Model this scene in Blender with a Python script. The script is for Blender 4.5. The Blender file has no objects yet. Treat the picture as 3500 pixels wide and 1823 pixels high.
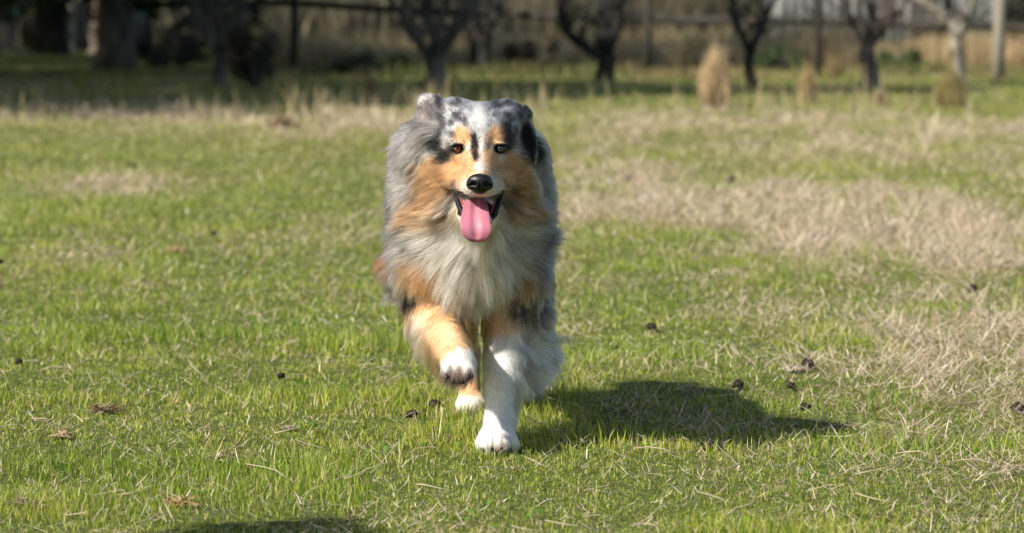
import bpy, math, random
import numpy as np
from mathutils import Vector, Matrix
from mathutils.kdtree import KDTree
from mathutils.bvhtree import BVHTree

R = np.random.default_rng(7)
random.seed(7)
scene = bpy.context.scene
col = scene.collection

# ------------------------------------------------------------------ camera, world, sun
FPX = 12106.0                       # focal length in pixels of the 3500 px wide photograph
PITCH = math.atan((911.5 - 60) / FPX)
CAMZ = 0.80
cam_d = bpy.data.cameras.new('camera'); cam = bpy.data.objects.new('camera', cam_d); col.objects.link(cam)
cam.location = (0, 0, CAMZ); cam.rotation_euler = (math.pi / 2 - PITCH, 0, 0)
cam_d.sensor_width = 36; cam_d.lens = FPX / 3500 * 36
cam_d.clip_start = 0.1; cam_d.clip_end = 2000
cam_d.dof.use_dof = True; cam_d.dof.focus_distance = 6.42; cam_d.dof.aperture_fstop = 6.6
scene.camera = cam

SUN_EL = math.radians(39)
TRAVEL = Vector((0.82, 0.57, 0)).normalized()          # where shadows fall on the ground
sun_vec = Vector((-TRAVEL.x * math.cos(SUN_EL), -TRAVEL.y * math.cos(SUN_EL), math.sin(SUN_EL)))
world = bpy.data.worlds.new('World'); scene.world = world; world.use_nodes = True
wn = world.node_tree; bg = wn.nodes['Background']
sky = wn.nodes.new('ShaderNodeTexSky'); sky.sky_type = 'NISHITA'; sky.sun_disc = False
sky.sun_elevation = SUN_EL; sky.sun_rotation = math.atan2(sun_vec.x, sun_vec.y)
wn.links.new(sky.outputs[0], bg.inputs[0]); bg.inputs[1].default_value = 0.082
sl = bpy.data.lights.new('sun', 'SUN'); sl.energy = 5.0; sl.angle = math.radians(0.55); sl.color = (1, 0.945, 0.86)
so = bpy.data.objects.new('sun', sl); col.objects.link(so)
so.rotation_euler = sun_vec.to_track_quat('Z', 'Y').to_euler()
scene.view_settings.view_transform = 'Standard'; scene.view_settings.look = 'None'
scene.view_settings.exposure = 0.70; scene.view_settings.gamma = 1.0
scene.render.engine = 'CYCLES'
try:
    scene.cycles_curves.shape = 'RIBBONS'
except Exception: pass

OV = 3500 / 2576.0
CT, ST = math.cos(PITCH), math.sin(PITCH)
def P(u, v, Y):
    """world point at distance Y seen at survey coordinates (u, v)"""
    a = (u * OV - 1750) / FPX; b = -(v * OV - 911.5) / FPX
    dx, dy, dz = a, CT + b * ST, -ST + b * CT
    t = Y / dy
    return np.array((dx * t, Y, CAMZ + dz * t))
def G(u, v):
    """ground point"""
    a = (u * OV - 1750) / FPX; b = -(v * OV - 911.5) / FPX
    dy, dz = CT + b * ST, -ST + b * CT
    t = -CAMZ / dz
    return np.array((a * t, dy * t, 0.0))
def S(Y): return Y * OV / FPX       # metres per survey pixel

# ------------------------------------------------------------------ noise
def _h(ix, iy, iz, s):
    n = (ix * 374761393 + iy * 668265263 + iz * 2147483647 + s * 1274126177) & 0xffffffff
    n = ((n ^ (n >> 13)) * 1274126177) & 0xffffffff
    return ((n ^ (n >> 16)) & 0xffff) / 65535.0
def vnoise(x, y, z=0.0, s=0):
    x, y, z = np.broadcast_arrays(np.asarray(x, float), np.asarray(y, float), np.asarray(z, float))
    xi, yi, zi = np.floor(x), np.floor(y), np.floor(z)
    fx, fy, fz = x - xi, y - yi, z - zi
    fx, fy, fz = [f * f * (3 - 2 * f) for f in (fx, fy, fz)]
    xi, yi, zi = [a.astype(np.int64) for a in (xi, yi, zi)]
    r = 0
    for a in (0, 1):
        for b in (0, 1):
            for c in (0, 1):
                w = (fx if a else 1 - fx) * (fy if b else 1 - fy) * (fz if c else 1 - fz)
                r = r + w * _h(xi + a, yi + b, zi + c, s)
    return r
def fbm(x, y, z=0.0, s=0, o=3):
    r = 0; a = 0.5; t = 0
    for i in range(o):
        r = r + a * vnoise(x * 2 ** i, y * 2 ** i, np.asarray(z) * 2 ** i, s + i); t += a; a *= 0.5
    return r / t
def sstep(a, b, x):
    t = np.clip((np.asarray(x, float) - a) / (b - a), 0, 1); return t * t * (3 - 2 * t)
def ground_z(x, y):
    x = np.asarray(x, float); y = np.asarray(y, float)
    z = (fbm(x * 0.9, y * 0.9, 0, 11) - 0.5) * 0.03 + (fbm(x * 5, y * 5, 0, 12, 2) - 0.5) * 0.012
    far = sstep(12, 40, y)
    z = z + far * (fbm(x * .15, y * .15, 0, 13) - 0.5) * 0.12
    z = z + np.clip(y - 125, 0, None) * 0.09 * sstep(125, 170, y)
    flat = np.exp(-(((x + .05) / .5) ** 2 + ((y - 6.8) / .9) ** 2))
    return z * (1 - flat)

# ------------------------------------------------------------------ object helpers
def tag(o, label=None, cat=None, group=None, kind=None):
    if label: o['label'] = label
    if cat: o['category'] = cat
    if group: o['group'] = group
    if kind: o['kind'] = kind
    return o
def empty(name, loc=(0, 0, 0)):
    o = bpy.data.objects.new(name, None); col.objects.link(o); o.location = loc; o.empty_display_size = .05
    return o
def npmesh(name, verts, faces_flat, sizes, mat, parent=None, colors=None, smooth=True, origin=None):
    verts = np.asarray(verts, np.float32)
    if origin is not None: verts = verts - np.asarray(origin, np.float32)
    me = bpy.data.meshes.new(name)
    me.vertices.add(len(verts)); me.vertices.foreach_set('co', verts.ravel())
    ff = np.asarray(faces_flat, np.int32).ravel(); sz = np.asarray(sizes, np.int32)
    me.loops.add(len(ff)); me.loops.foreach_set('vertex_index', ff)
    me.polygons.add(len(sz)); st = np.zeros(len(sz), np.int32); st[1:] = np.cumsum(sz)[:-1]
    me.polygons.foreach_set('loop_start', st); me.polygons.foreach_set('loop_total', sz)
    if smooth: me.polygons.foreach_set('use_smooth', np.ones(len(sz), bool))
    me.update(calc_edges=True); me.validate()
    if colors is not None:
        c = np.ones((len(verts), 4), np.float32); c[:, :3] = colors
        ca = me.color_attributes.new('Col', 'FLOAT_COLOR', 'POINT'); ca.data.foreach_set('color', c.ravel())
    if mat: me.materials.append(mat)
    o = bpy.data.objects.new(name, me); col.objects.link(o)
    if parent is not None: o.parent = parent
    if origin is not None and parent is None: o.location = origin
    return o
class MB:
    """collects tubes, boxes and lumps into one mesh"""
    def __init__(s): s.v = []; s.f = []; s.n = 0; s.c = []
    def add(s, v, f, c=None):
        v = np.asarray(v, float); s.v.append(v); s.f += [tuple(i + s.n for i in q) for q in f]; s.n += len(v)
        s.c.append(np.tile(c if c is not None else (1, 1, 1), (len(v), 1)))
    def tube(s, pts, rad, seg=8, c=None, jit=0.0, cap=True):
        pts = [np.asarray(p, float) for p in pts]; n = len(pts); vs = []; prev = np.array((0.31, 0.9, 0.2))
        for i, p in enumerate(pts):
            t = pts[min(i + 1, n - 1)] - pts[max(i - 1, 0)]; t = t / (np.linalg.norm(t) + 1e-9)
            a = np.cross(t, prev); a = a / (np.linalg.norm(a) + 1e-9); b = np.cross(t, a)
            for k in range(seg):
                an = 2 * math.pi * k / seg
                r = rad[i] * (1 + jit * (random.random() - .5) * 2)
                vs.append(p + (a * math.cos(an) + b * math.sin(an)) * r)
        fs = [(i * seg + k, i * seg + (k + 1) % seg, (i + 1) * seg + (k + 1) % seg, (i + 1) * seg + k) for i in range(n - 1) for k in range(seg)]
        if cap: fs += [tuple(range(seg))[::-1], tuple((n - 1) * seg + k for k in range(seg))]
        s.add(vs, fs, c)
    def box(s, c0, size, rot=None, c=None):
        c0 = np.asarray(c0, float); h = np.asarray(size, float) / 2
        v = np.array([(x, y, z) for x in (-1, 1) for y in (-1, 1) for z in (-1, 1)]) * h
        if rot is not None: v = v @ np.asarray(rot).T
        s.add(v + c0, [(0, 1, 3, 2), (4, 6, 7, 5), (0, 4, 5, 1), (2, 3, 7, 6), (0, 2, 6, 4), (1, 5, 7, 3)], c)
    def build(s, name, mat, parent=None, colors=False, smooth=True, origin=None):
        v = np.concatenate(s.v); ff = [i for q in s.f for i in q]; sz = [len(q) for q in s.f]
        return npmesh(name, v, ff, sz, mat, parent, np.concatenate(s.c) if colors else None, smooth, origin)

# ------------------------------------------------------------------ materials
def nmat(name):
    m = bpy.data.materials.new(name); m.use_nodes = True; nt = m.node_tree
    return m, nt, nt.nodes['Principled BSDF'], nt.nodes['Material Output']
def noisy(name, c1, c2, scale=8.0, rough=.8, bump=0.0, stretch=(1, 1, 1), detail=6, spec=.2):
    m, nt, b, out = nmat(name)
    tc = nt.nodes.new('ShaderNodeTexCoord'); mp = nt.nodes.new('ShaderNodeMapping'); mp.inputs['Scale'].default_value = stretch
    nz = nt.nodes.new('ShaderNodeTexNoise'); nz.inputs['Scale'].default_value = scale; nz.inputs['Detail'].default_value = detail
    cr = nt.nodes.new('ShaderNodeValToRGB'); cr.color_ramp.elements[0].position = .35; cr.color_ramp.elements[1].position = .65
    cr.color_ramp.elements[0].color = (*c1, 1); cr.color_ramp.elements[1].color = (*c2, 1)
    nt.links.new(tc.outputs['Object'], mp.inputs[0]); nt.links.new(mp.outputs[0], nz.inputs['Vector'])
    nt.links.new(nz.outputs['Fac'], cr.inputs[0]); nt.links.new(cr.outputs[0], b.inputs['Base Color'])
    b.inputs['Roughness'].default_value = rough; b.inputs['Specular IOR Level'].default_value = spec
    if bump:
        bp = nt.nodes.new('ShaderNodeBump'); bp.inputs['Strength'].default_value = .8; bp.inputs['Distance'].default_value = bump
        nt.links.new(nz.outputs['Fac'], bp.inputs['Height']); nt.links.new(bp.outputs[0], b.inputs['Normal'])
    return m
def attrmat(name, rough=.6, trans=.0, spec=.3, bright=1.0, hair=False):
    m, nt, b, out = nmat(name)
    at = nt.nodes.new('ShaderNodeAttribute'); at.attribute_name = 'Col'
    nt.links.new(at.outputs['Color'], b.inputs['Base Color'])
    b.inputs['Roughness'].default_value = rough; b.inputs['Specular IOR Level'].default_value = spec
    if trans:
        tr = nt.nodes.new('ShaderNodeBsdfTranslucent'); mx = nt.nodes.new('ShaderNodeMixShader'); mx.inputs[0].default_value = trans
        nt.links.new(at.outputs['Color'], tr.inputs[0]); nt.links.new(b.outputs[0], mx.inputs[1]); nt.links.new(tr.outputs[0], mx.inputs[2])
        nt.links.new(mx.outputs[0], out.inputs[0])
    return m
M_blade = attrmat('grass_blades', .45, .35, .35)
M_straw = attrmat('dry_straw', .7, .25, .15)
M_fur, _nt, _b, _o = nmat('fur_strands')
_hb = _nt.nodes.new('ShaderNodeBsdfHairPrincipled'); _hb.parametrization = 'COLOR'
_at = _nt.nodes.new('ShaderNodeAttribute'); _at.attribute_name = 'Col'; _nt.links.new(_at.outputs['Color'], _hb.inputs['Color'])
_hb.inputs['Roughness'].default_value = .45; _hb.inputs['Radial Roughness'].default_value = .65; _hb.inputs['Coat'].default_value = .0
_hb.inputs['IOR'].default_value = 1.4
_ga = _nt.nodes.new('ShaderNodeGamma'); _ga.inputs[1].default_value = 1.35; _nt.links.new(_at.outputs['Color'], _ga.inputs[0]); _nt.links.new(_ga.outputs[0], _hb.inputs['Color'])
_tr = _nt.nodes.new('ShaderNodeBsdfTranslucent'); _m1 = _nt.nodes.new('ShaderNodeMixShader'); _m1.inputs[0].default_value = .3; _m2 = _nt.nodes.new('ShaderNodeMixShader'); _m2.inputs[0].default_value = .68
_nt.links.new(_at.outputs['Color'], _b.inputs['Base Color']); _nt.links.new(_at.outputs['Color'], _tr.inputs[0]); _b.inputs['Roughness'].default_value = .6; _b.inputs['Specular IOR Level'].default_value = .2
_nt.links.new(_b.outputs[0], _m1.inputs[1]); _nt.links.new(_tr.outputs[0], _m1.inputs[2]); _nt.links.new(_m1.outputs[0], _m2.inputs[1]); _nt.links.new(_hb.outputs[0], _m2.inputs[2])
_nt.links.new(_m2.outputs[0], _o.inputs[0])
M_skin = attrmat('coat_skin', .8, 0, .1)
M_clod = noisy('dark_soil', (.006, .005, .0045), (.04, .03, .022), 120, .95, .004)
M_bark_dark = noisy('bark_dark', (.012, .012, .012), (.05, .048, .042), 9, .9, .01, (1, 1, .35))
M_bark_grey = noisy('bark_grey', (.05, .045, .038), (.17, .155, .13), 7, .9, .01, (1, 1, .4))
M_bark_pale = noisy('bark_pale', (.16, .14, .11), (.36, .34, .27), 6, .9, .01, (1, 1, .5))
M_bark_red = noisy('bark_brown', (.09, .07, .055), (.22, .175, .14), 6, .9, .01, (1, 1, .4))
M_wood = noisy('weathered_wood', (.02, .018, .015), (.06, .052, .043), 10, .85, .004, (1, 1, .1))
M_wood_pale = noisy('pale_weathered_wood', (.17, .15, .115), (.3, .27, .21), 10, .85, .004, (1, 1, .1))
M_leaf = attrmat('evergreen_leaves', .5, .2, .3)

# ------------------------------------------------------------------ ground and hills
BL = [(1750,520,240,55,.8),(2000,545,260,60,1),(2250,540,220,75,.9),(2080,625,180,45,1),(2350,600,250,60,.8),(2300,720,330,85,.75),
      (1950,760,220,55,.45),(2480,870,200,70,.85),(2380,980,250,90,.5),(600,300,420,26,.9),(860,335,240,24,.9),(1500,430,220,35,.5),
      (1650,345,450,50,.45),(2300,330,500,45,.6),(340,460,140,30,.55),(900,560,120,55,.25),(100,283,160,10,.6),(2450,420,220,60,.5),
      (1480,540,110,40,.5),(2250,1120,220,90,.3),(1700,1090,200,60,.2),(550,1180,160,50,.2)]
BW = []
for (u, v, ru, rv, w) in BL:
    c = G(u, v); a = G(u, max(v - rv, 62)); b = G(u, v + rv)
    BW.append((c[0], c[1], abs(G(u + ru, v)[0] - c[0]), max((a[1] - b[1]) / 2, .1), w))
def straw_amt(x, y):
    r = np.full(np.shape(x), .05)
    wx = x + (fbm(x * 2.2, y * 2.2, 0, 21) - .5) * .35 * (1 + y / 20); wy = y + (fbm(x * 2.2, y * 1.2, 0, 31) - .5) * .8 * (1 + y / 20)
    for (cx, cy, rx, ry, w) in BW:
        r = r + w * np.exp(-(((wx - cx) / rx) ** 2 + ((wy - cy) / ry) ** 2))
    k = 3.2 / (1 + y / 14)
    n = fbm(x * k, y * k * .8, 0, 41, 3)
    n2 = sstep(.38, .6, fbm(x * k * 3.2, y * k * 2.2, 3, 47, 2)); r = r * (.35 + .85 * n2)
    return np.clip(r * (.35 + 1.3 * n) + .22 * sstep(.56, .75, n), 0, 1)

ys = np.unique(np.concatenate([np.linspace(3, 5, 6), np.linspace(5, 13, 130), np.linspace(13, 60, 120), np.linspace(60, 170, 60), np.linspace(170, 420, 14)]))
xs = np.unique(np.concatenate([np.linspace(-2.6, 2.6, 80), np.linspace(-14, 14, 90), np.linspace(-150, 150, 40)]))
gx, gy = np.meshgrid(xs, ys)
gz = ground_z(gx, gy)
nx, ny = len(xs), len(ys)
idx = np.arange(nx * ny).reshape(ny, nx)
quads = np.stack([idx[:-1, :-1], idx[:-1, 1:], idx[1:, 1:], idx[1:, :-1]], -1).reshape(-1, 4)
sa = straw_amt(gx.ravel(), gy.ravel())[:, None]
gc = np.array((.075, .095, .022)) * (1 - sa) + np.array((.24, .185, .10)) * sa
M_ground = attrmat('meadow_soil', .95, 0, .05)
nt = M_ground.node_tree; b = nt.nodes['Principled BSDF']; at = [n for n in nt.nodes if n.type == 'ATTRIBUTE'][0]
tc = nt.nodes.new('ShaderNodeTexCoord'); nz = nt.nodes.new('ShaderNodeTexNoise'); nz.inputs['Scale'].default_value = 55; nz.inputs['Detail'].default_value = 6
mxn = nt.nodes.new('ShaderNodeMix'); mxn.data_type = 'RGBA'; mxn.blend_type = 'MULTIPLY'; mxn.inputs[0].default_value = 1
cr = nt.nodes.new('ShaderNodeValToRGB'); cr.color_ramp.elements[0].position = .3; cr.color_ramp.elements[1].position = .7
cr.color_ramp.elements[0].color = (.35, .33, .3, 1); cr.color_ramp.elements[1].color = (1.5, 1.5, 1.35, 1)
nt.links.new(tc.outputs['Object'], nz.inputs['Vector']); nt.links.new(nz.outputs['Fac'], cr.inputs[0])
nt.links.new(at.outputs['Color'], mxn.inputs[6]); nt.links.new(cr.outputs[0], mxn.inputs[7]); nt.links.new(mxn.outputs[2], b.inputs['Base Color'])
ground = npmesh('ground', np.stack([gx, gy, gz], -1).reshape(-1, 3), quads, np.full(len(quads), 4), M_ground, None, gc)
tag(ground, kind='structure')

# ------------------------------------------------------------------ grass: ribbons with three joints, real width and bend
def ribbons(name, root, length, width, azim, lean, curl, c_root, c_tip, mat, facing=None):
    n = len(root)
    az = azim; d = np.stack([np.cos(az), np.sin(az), np.zeros(n)], -1)
    fa = R.uniform(0, 2 * np.pi, n) if facing is None else facing
    side = np.stack([np.cos(fa), np.sin(fa), np.zeros(n)], -1)
    up = np.array((0, 0, 1.0))
    l1 = (lean)[:, None]; l2 = (lean + curl)[:, None]
    d1 = d * np.sin(l1) + up * np.cos(l1); d2 = d * np.sin(l2) + up * np.cos(l2)
    L = length[:, None]; W = width[:, None] / 2
    p1 = root + d1 * L * .5; p2 = p1 + d2 * L * .5
    v = np.empty((n, 5, 3), np.float32)
    v[:, 0] = root - side * W; v[:, 1] = root + side * W
    v[:, 2] = p1 - side * W * .8; v[:, 3] = p1 + side * W * .8; v[:, 4] = p2
    c = np.empty((n, 5, 3), np.float32)
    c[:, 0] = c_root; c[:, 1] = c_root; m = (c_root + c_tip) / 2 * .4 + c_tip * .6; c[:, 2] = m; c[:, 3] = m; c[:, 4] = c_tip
    base = (np.arange(n) * 5)[:, None]
    f = np.concatenate([base + np.array([[0, 1, 3, 2]]), base + np.array([[2, 3, 4]])], 1).ravel()
    sz = np.tile((4, 3), n)
    return npmesh(name, v.reshape(-1, 3), f, sz, mat, None, c.reshape(-1, 3), smooth=False)
def scatter(n, y0, y1, p, marg=.9, k=.19):
    """ground points whose density falls with distance like y^-p, in a wedge wider than the view"""
    e = 2 - p; t = R.random(n)
    y = (y0 ** e + t * (y1 ** e - y0 ** e)) ** (1 / e)
    x = (R.random(n) * 2 - 1) * (k * y + marg)
    return x, y
DOGS = []
def grass_field():
    x, y = scatter(1150000, 4.6, 75, 2.4)
    cl = fbm(x * 14, y * 14, 0, 51, 2)
    sa = straw_amt(x, y)
    keep = (R.random(len(x)) < (.35 + 1.1 * cl) * (1 - .72 * sa))
    x, y, cl, sa = x[keep], y[keep], cl[keep], sa[keep]; n = len(x)
    z = ground_z(x, y) - .002
    far = y / 6.4
    tuft = sstep(.52, .75, fbm(x * 2.6, y * 2.6, 0, 61, 3))
    L = R.gamma(5, .2, n) * (.006 + .018 * tuft + .006 * cl) * far ** .45
    tall = R.random(n) < .012; L[tall] *= R.uniform(1.4, 2.4, tall.sum())
    W = R.uniform(.0009, .0023, n) * far ** .9
    hue = fbm(x * 1.3, y * 1.3, 0, 71, 3); r = R.random(n)
    g1 = np.array((.20, .31, .016)); g2 = np.array((.42, .445, .055)); g3 = np.array((.085, .19, .010)); y1 = np.array((.60, .52, .23))
    t = np.clip(.5 + (hue - .5) * 1.8 + R.normal(0, .28, n), 0, 1)[:, None]
    c = g1 * (1 - t) + g2 * t
    dk = (R.random(n) < .2)[:, None]; c = np.where(dk, g3, c)
    yl = (r < .12 + .22 * sa)[:, None]; c = np.where(yl, y1 * R.uniform(.7, 1.1, n)[:, None], c)
    lg = sstep(7.5, 22, y)[:, None]; c = c * (1 - .42 * lg) + np.array((.40, .37, .14)) * .42 * lg
    c = c * R.uniform(.75, 1.2, n)[:, None]
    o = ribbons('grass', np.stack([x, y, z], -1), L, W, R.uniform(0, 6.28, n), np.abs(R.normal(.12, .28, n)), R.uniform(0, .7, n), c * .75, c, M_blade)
    tag(o, 'short green meadow grass covering the whole field', 'grass', kind='stuff')
grass_field()
def straw_field():
    x, y = scatter(520000, 4.6, 60, 2.3)
    sa = straw_amt(x, y)
    keep = R.random(len(x)) < np.clip(.19 + 1.25 * sa + .16 * sstep(0, 1.2, x / y * 7) * sstep(13, 8, y), 0, 1); x, y, sa = x[keep], y[keep], sa[keep]; n = len(x)
    z = ground_z(x, y) + R.uniform(0, .012, n) * (1 + sa * 2)
    far = y / 6.4
    L = R.gamma(3, .33, n) * (.020 + .026 * sa) * far ** .4
    W = R.uniform(.0009, .0026, n) * far ** .8
    ln = np.clip(R.normal(1.3 - .22 * sa, .3, n), .1, 1.52)
    a = np.array((.66, .51, .36)); b_ = np.array((.36, .26, .16)); c_ = np.array((.84, .73, .57))
    t = R.random(n)[:, None]; c = np.where(t < .5, a * (1 - t) + b_ * t, a * (1 - t) + c_ * t)
    c = c * R.uniform(.6, 1.1, n)[:, None]
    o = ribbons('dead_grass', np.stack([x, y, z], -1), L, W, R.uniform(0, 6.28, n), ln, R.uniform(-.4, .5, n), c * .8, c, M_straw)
    tag(o, 'pale dead grass and straw litter matted through the field', 'dead grass', kind='stuff')
straw_field()
def fringe():
    x, y = scatter(16000, 24, 40, 1.0)
    f = np.exp(-((y - 31) / 3.0) ** 2) * (.15 + sstep(.45, .7, fbm(x * .9, y * .5, 0, 81, 2)))
    f = f * np.where(x < -.6, 1, .25)
    keep = R.random(len(x)) < f; x, y = x[keep], y[keep]; n = len(x)
    hh = fbm(x * 1.5, y * .8, 0, 84, 2)
    c = np.array((.44, .36, .2)) * R.uniform(.6, 1.2, n)[:, None]
    o = ribbons('tall_dead_grass', np.stack([x, y, ground_z(x, y)], -1), R.uniform(.07, .30, n) * (.3 + 1.5 * hh), R.uniform(.006, .014, n), R.uniform(0, 6.28, n),
                np.abs(R.normal(.12, .2, n)), R.uniform(0, .35, n), c * .8, c, M_straw)
    tag(o, 'fringe of taller dead grass along the edge of the shade', 'dead grass', kind='stuff')
fringe()
def long_stalks():
    """long bleached stalks lying and leaning on the turf, bent once"""
    mb = MB(); q = R.random((30000, 3)); cy = 4.9 + 12 * q[:, 0] ** 1.6; cx = (q[:, 1] * 2 - 1) * (.19 * cy + .5); cs = straw_amt(cx, cy)
    pick = np.flatnonzero(q[:, 2] < .03 + cs * cs * 1.3)[:2200]
    for x, y, s in zip(cx[pick], cy[pick], cs[pick]):
        L = random.uniform(.05, .15) * (.6 + s * .8); a = random.uniform(0, 6.28); e = random.choice((.05, .1, .2, .5, .9)) if s > .3 else random.choice((.03, .08, .15, .5))
        z = float(ground_z(x, y)) + .015
        p = np.array((x, y, z)); pts = [p]
        for k in range(3):
            a += random.gauss(0, .35); e = max(-.2, e + random.gauss(-.1, .15))
            p = p + np.array((math.cos(a) * math.cos(e), math.sin(a) * math.cos(e), math.sin(e))) * L / 3
            p[2] = max(p[2], z - .01); pts.append(p)
        r = random.uniform(.0005, .0013); k = random.uniform(.6, 1.15)
        mb.tube(pts, [r, r, r * .9, r * .5], 5, np.array((.52, .44, .30)) * k)
    o = mb.build('straw_stalks', M_straw, None, True)
    tag(o, 'loose bleached straw stalks lying on the turf', 'straw', kind='stuff')
long_stalks()
def clover():
    n = 26000; x, y = scatter(n, 4.6, 14, 2.2); f = fbm(x * 3.1, y * 3.1, 0, 140, 3); keep = R.random(n) < sstep(.55, .75, f) * .6 * (1 - straw_amt(x, y)); x, y = x[keep], y[keep]; n = len(x)
    c = np.stack([x, y, ground_z(x, y) + R.uniform(.004, .018, n)], -1); a = R.uniform(0, 6.28, n); t = R.normal(0, .35, (n, 2)); s_ = R.uniform(.003, .0065, n)[:, None]
    d1 = np.stack([np.cos(a), np.sin(a), t[:, 0]], -1) * s_; d2 = np.stack([-np.sin(a), np.cos(a), t[:, 1]], -1) * s_ * .8
    v = np.stack([c - d1, c - d1 * .2 + d2, c + d1, c - d1 * .2 - d2], 1); cc = np.array((.12, .22, .03)) * R.uniform(.6, 1.4, n)[:, None]
    o = npmesh('clover', v.reshape(-1, 3), np.arange(n * 4), np.full(n, 4), M_blade, None, np.repeat(cc, 4, 0), smooth=False)
    tag(o, 'tiny dark green broad leaves low among the grass blades', 'clover', kind='stuff')
clover()

# ------------------------------------------------------------------ clods, dry tufts, leaves (each a thing)
def lump(mb, c, r, seed, squash=.7, seg=10, ring=7, am=.5):
    vs = []; fs = []
    for i in range(ring + 1):
        th = math.pi * i / ring
        for k in range(seg):
            ph = 2 * math.pi * k / seg
            d = np.array((math.sin(th) * math.cos(ph), math.sin(th) * math.sin(ph), math.cos(th)))
            q = 1 + am * (float(fbm(d[0] * 1.9 + seed * 7, d[1] * 1.9, d[2] * 1.9, seed, 3)) - .5) * 2
            vs.append(np.asarray(c) + d * r * q * np.array((1, 1, squash)))
    for i in range(ring):
        for k in range(seg): fs.append((i * seg + k, (i + 1) * seg + k, (i + 1) * seg + (k + 1) % seg, i * seg + (k + 1) % seg))
    mb.add(vs, fs)
clods = [
 (708,955,11,'small black clod in the grass left of the raised paw'),
 (1037,1058,14,'dark crumbly clod in the grass left of the hind paw, the nearer of two'),
 (1094,1035,17,'flat dark clod just left of the hind paw, the farther of two'),
 (722,1178,12,'small black clod low in the picture, left of the planted paw'),
 (1549,887,8,'tiny black dropping on lit turf above the dog shadow'),
 (1640,834,14,'double black clod on turf right of the dog chest'),
 (1858,990,16,'round black clod at the upper edge of the dog shadow'),
 (1990,990,12,'black clod inside the far upper end of the dog shadow'),
 (2030,938,16,'twin black clods beyond the far end of the dog shadow'),
 (2025,1035,14,'black clod at the lower right end of the dog shadow'),
 (2447,738,15,'black clod near the right edge amid pale straw'),
 (2560,1040,18,'ragged brown clod at the right edge of the field'),
 (335,420,9,'small dark clod far off in the green at upper left'),
 (100,412,9,'small dark clod farthest left in the green at upper left'),
 (540,600,10,'small dark clod in the green midway left of the dog'),
 (1840,462,12,'dark clod far off on the turf above the straw patch'),
 (1585,455,13,'dark flattened clod far off right of the dog head, beside a smaller one'),
 (1540,463,9,'smaller dark clod far off right of the dog head, left of a wider one'),
 (48,920,11,'dark clod in tall green blades near the left edge'),
 (935,925,5,'tiny dark crumb on the turf left of the dog elbow')]
for i, (u, v, r, lab) in enumerate(clods):
    g = G(u, v); z = float(ground_z(g[0], g[1])); rr = r * S(g[1]) * .95; mb = MB()
    lump(mb, (0, 0, rr * .5 + .008), rr, i + 1)
    for k in range(random.choice((1, 2, 3))):
        lump(mb, (random.uniform(-1.3, 1.3) * rr, random.uniform(-.6, .6) * rr, rr * .15 + .006), rr * random.uniform(.3, .6), i * 3 + k + 40)
    o = mb.build('dirt_clod', M_clod, None, smooth=False); o.location = (g[0], g[1], z)
    tag(o, lab, 'dirt clod', 'dark clods scattered over the meadow')
tufts = [
 (455,1283,38,(.42,.27,.13),'orange brown wad of dead grass with dark soil, low left'),
 (560,1165,42,(.36,.29,.19),'wide heap of grey brown dead stalks below left of the dog'),
 (155,1118,24,(.52,.38,.22),'small round straw coloured wad at lower left'),
 (945,1025,24,(.50,.40,.24),'pale straw wad on the turf left of the hind paw'),
 (262,1045,34,(.2,.14,.09),'dark brown twiggy tuft in the grass at left'),
 (65,1285,40,(.3,.23,.16),'grey brown tangled tuft in the lower left corner'),
 (2000,945,26,(.46,.38,.27),'pale upright straw tuft at the far end of the dog shadow'),
 (1790,1128,30,(.42,.35,.24),'flattened straw tuft below the dog shadow'),
 (730,1090,18,(.42,.34,.25),'small pale brown leaf litter wad below left of the raised paw'),
 (440,645,26,(.5,.33,.2),'flat orange tan leaf wad lying far in the green at left'),
 (715,325,40,(.2,.12,.07),'reddish brown dead patch in the far dry band'),
 (2110,1080,30,(.4,.33,.22),'tangled straw wad right of the dog shadow'),
 (1140,1110,12,(.38,.22,.13),'curled brown leaf in front of the hind paw')]
for i, (u, v, r, c, lab) in enumerate(tufts):
    g = G(u, v); z = float(ground_z(g[0], g[1])); rr = r * S(g[1]); mb = MB()
    lump(mb, (0, 0, rr * .12), rr * .55, i + 90, .35)
    mb.c[-1][:] = np.array(c) * .45
    for k in range(110):
        a = random.uniform(0, 6.28); q = random.random() ** .5 * rr * .8
        p = np.array((math.cos(a) * q, math.sin(a) * q * .8, random.uniform(.004, .5) * rr * .6)); pts = [p]
        an = random.uniform(0, 6.28); e = random.gauss(.15, .35)
        for s_ in range(3):
            an += random.gauss(0, .4); e += random.gauss(-.15, .2)
            p = p + np.array((math.cos(an) * math.cos(e), math.sin(an) * math.cos(e), math.sin(e))) * rr * .3
            p[2] = max(p[2], .003); pts.append(p)
        w = random.uniform(.0006, .0013) * (g[1] / 6.4)
        mb.tube(pts, [w, w, w, w * .5], 4, np.array(c) * random.uniform(.6, 1.3))
    o = mb.build('dry_tuft', M_straw, None, True, smooth=False); o.location = (g[0], g[1], z + .004)
    tag(o, lab, 'dry tuft', 'wads of dead grass on the meadow')
g = G(4, 725); mb = MB(); w = S(g[1])
mb.tube([(0, 0, 0), (-.003, 0, 25 * w), (-.012, 0, 50 * w), (-.03, 0, 68 * w)], [.0045, .004, .004, .003], 6, (.42, .28, .22))
lump(mb, (-.012, 0, 68 * w), .016, 5, .5); mb.c[-1][:] = (.05, .035, .035)
o = mb.build('dead_stem', M_straw, None, True); o.location = (g[0], g[1], float(ground_z(g[0], g[1])))
tag(o, 'pinkish bent stem with dark curled head at the left edge', 'dead stem')

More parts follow.
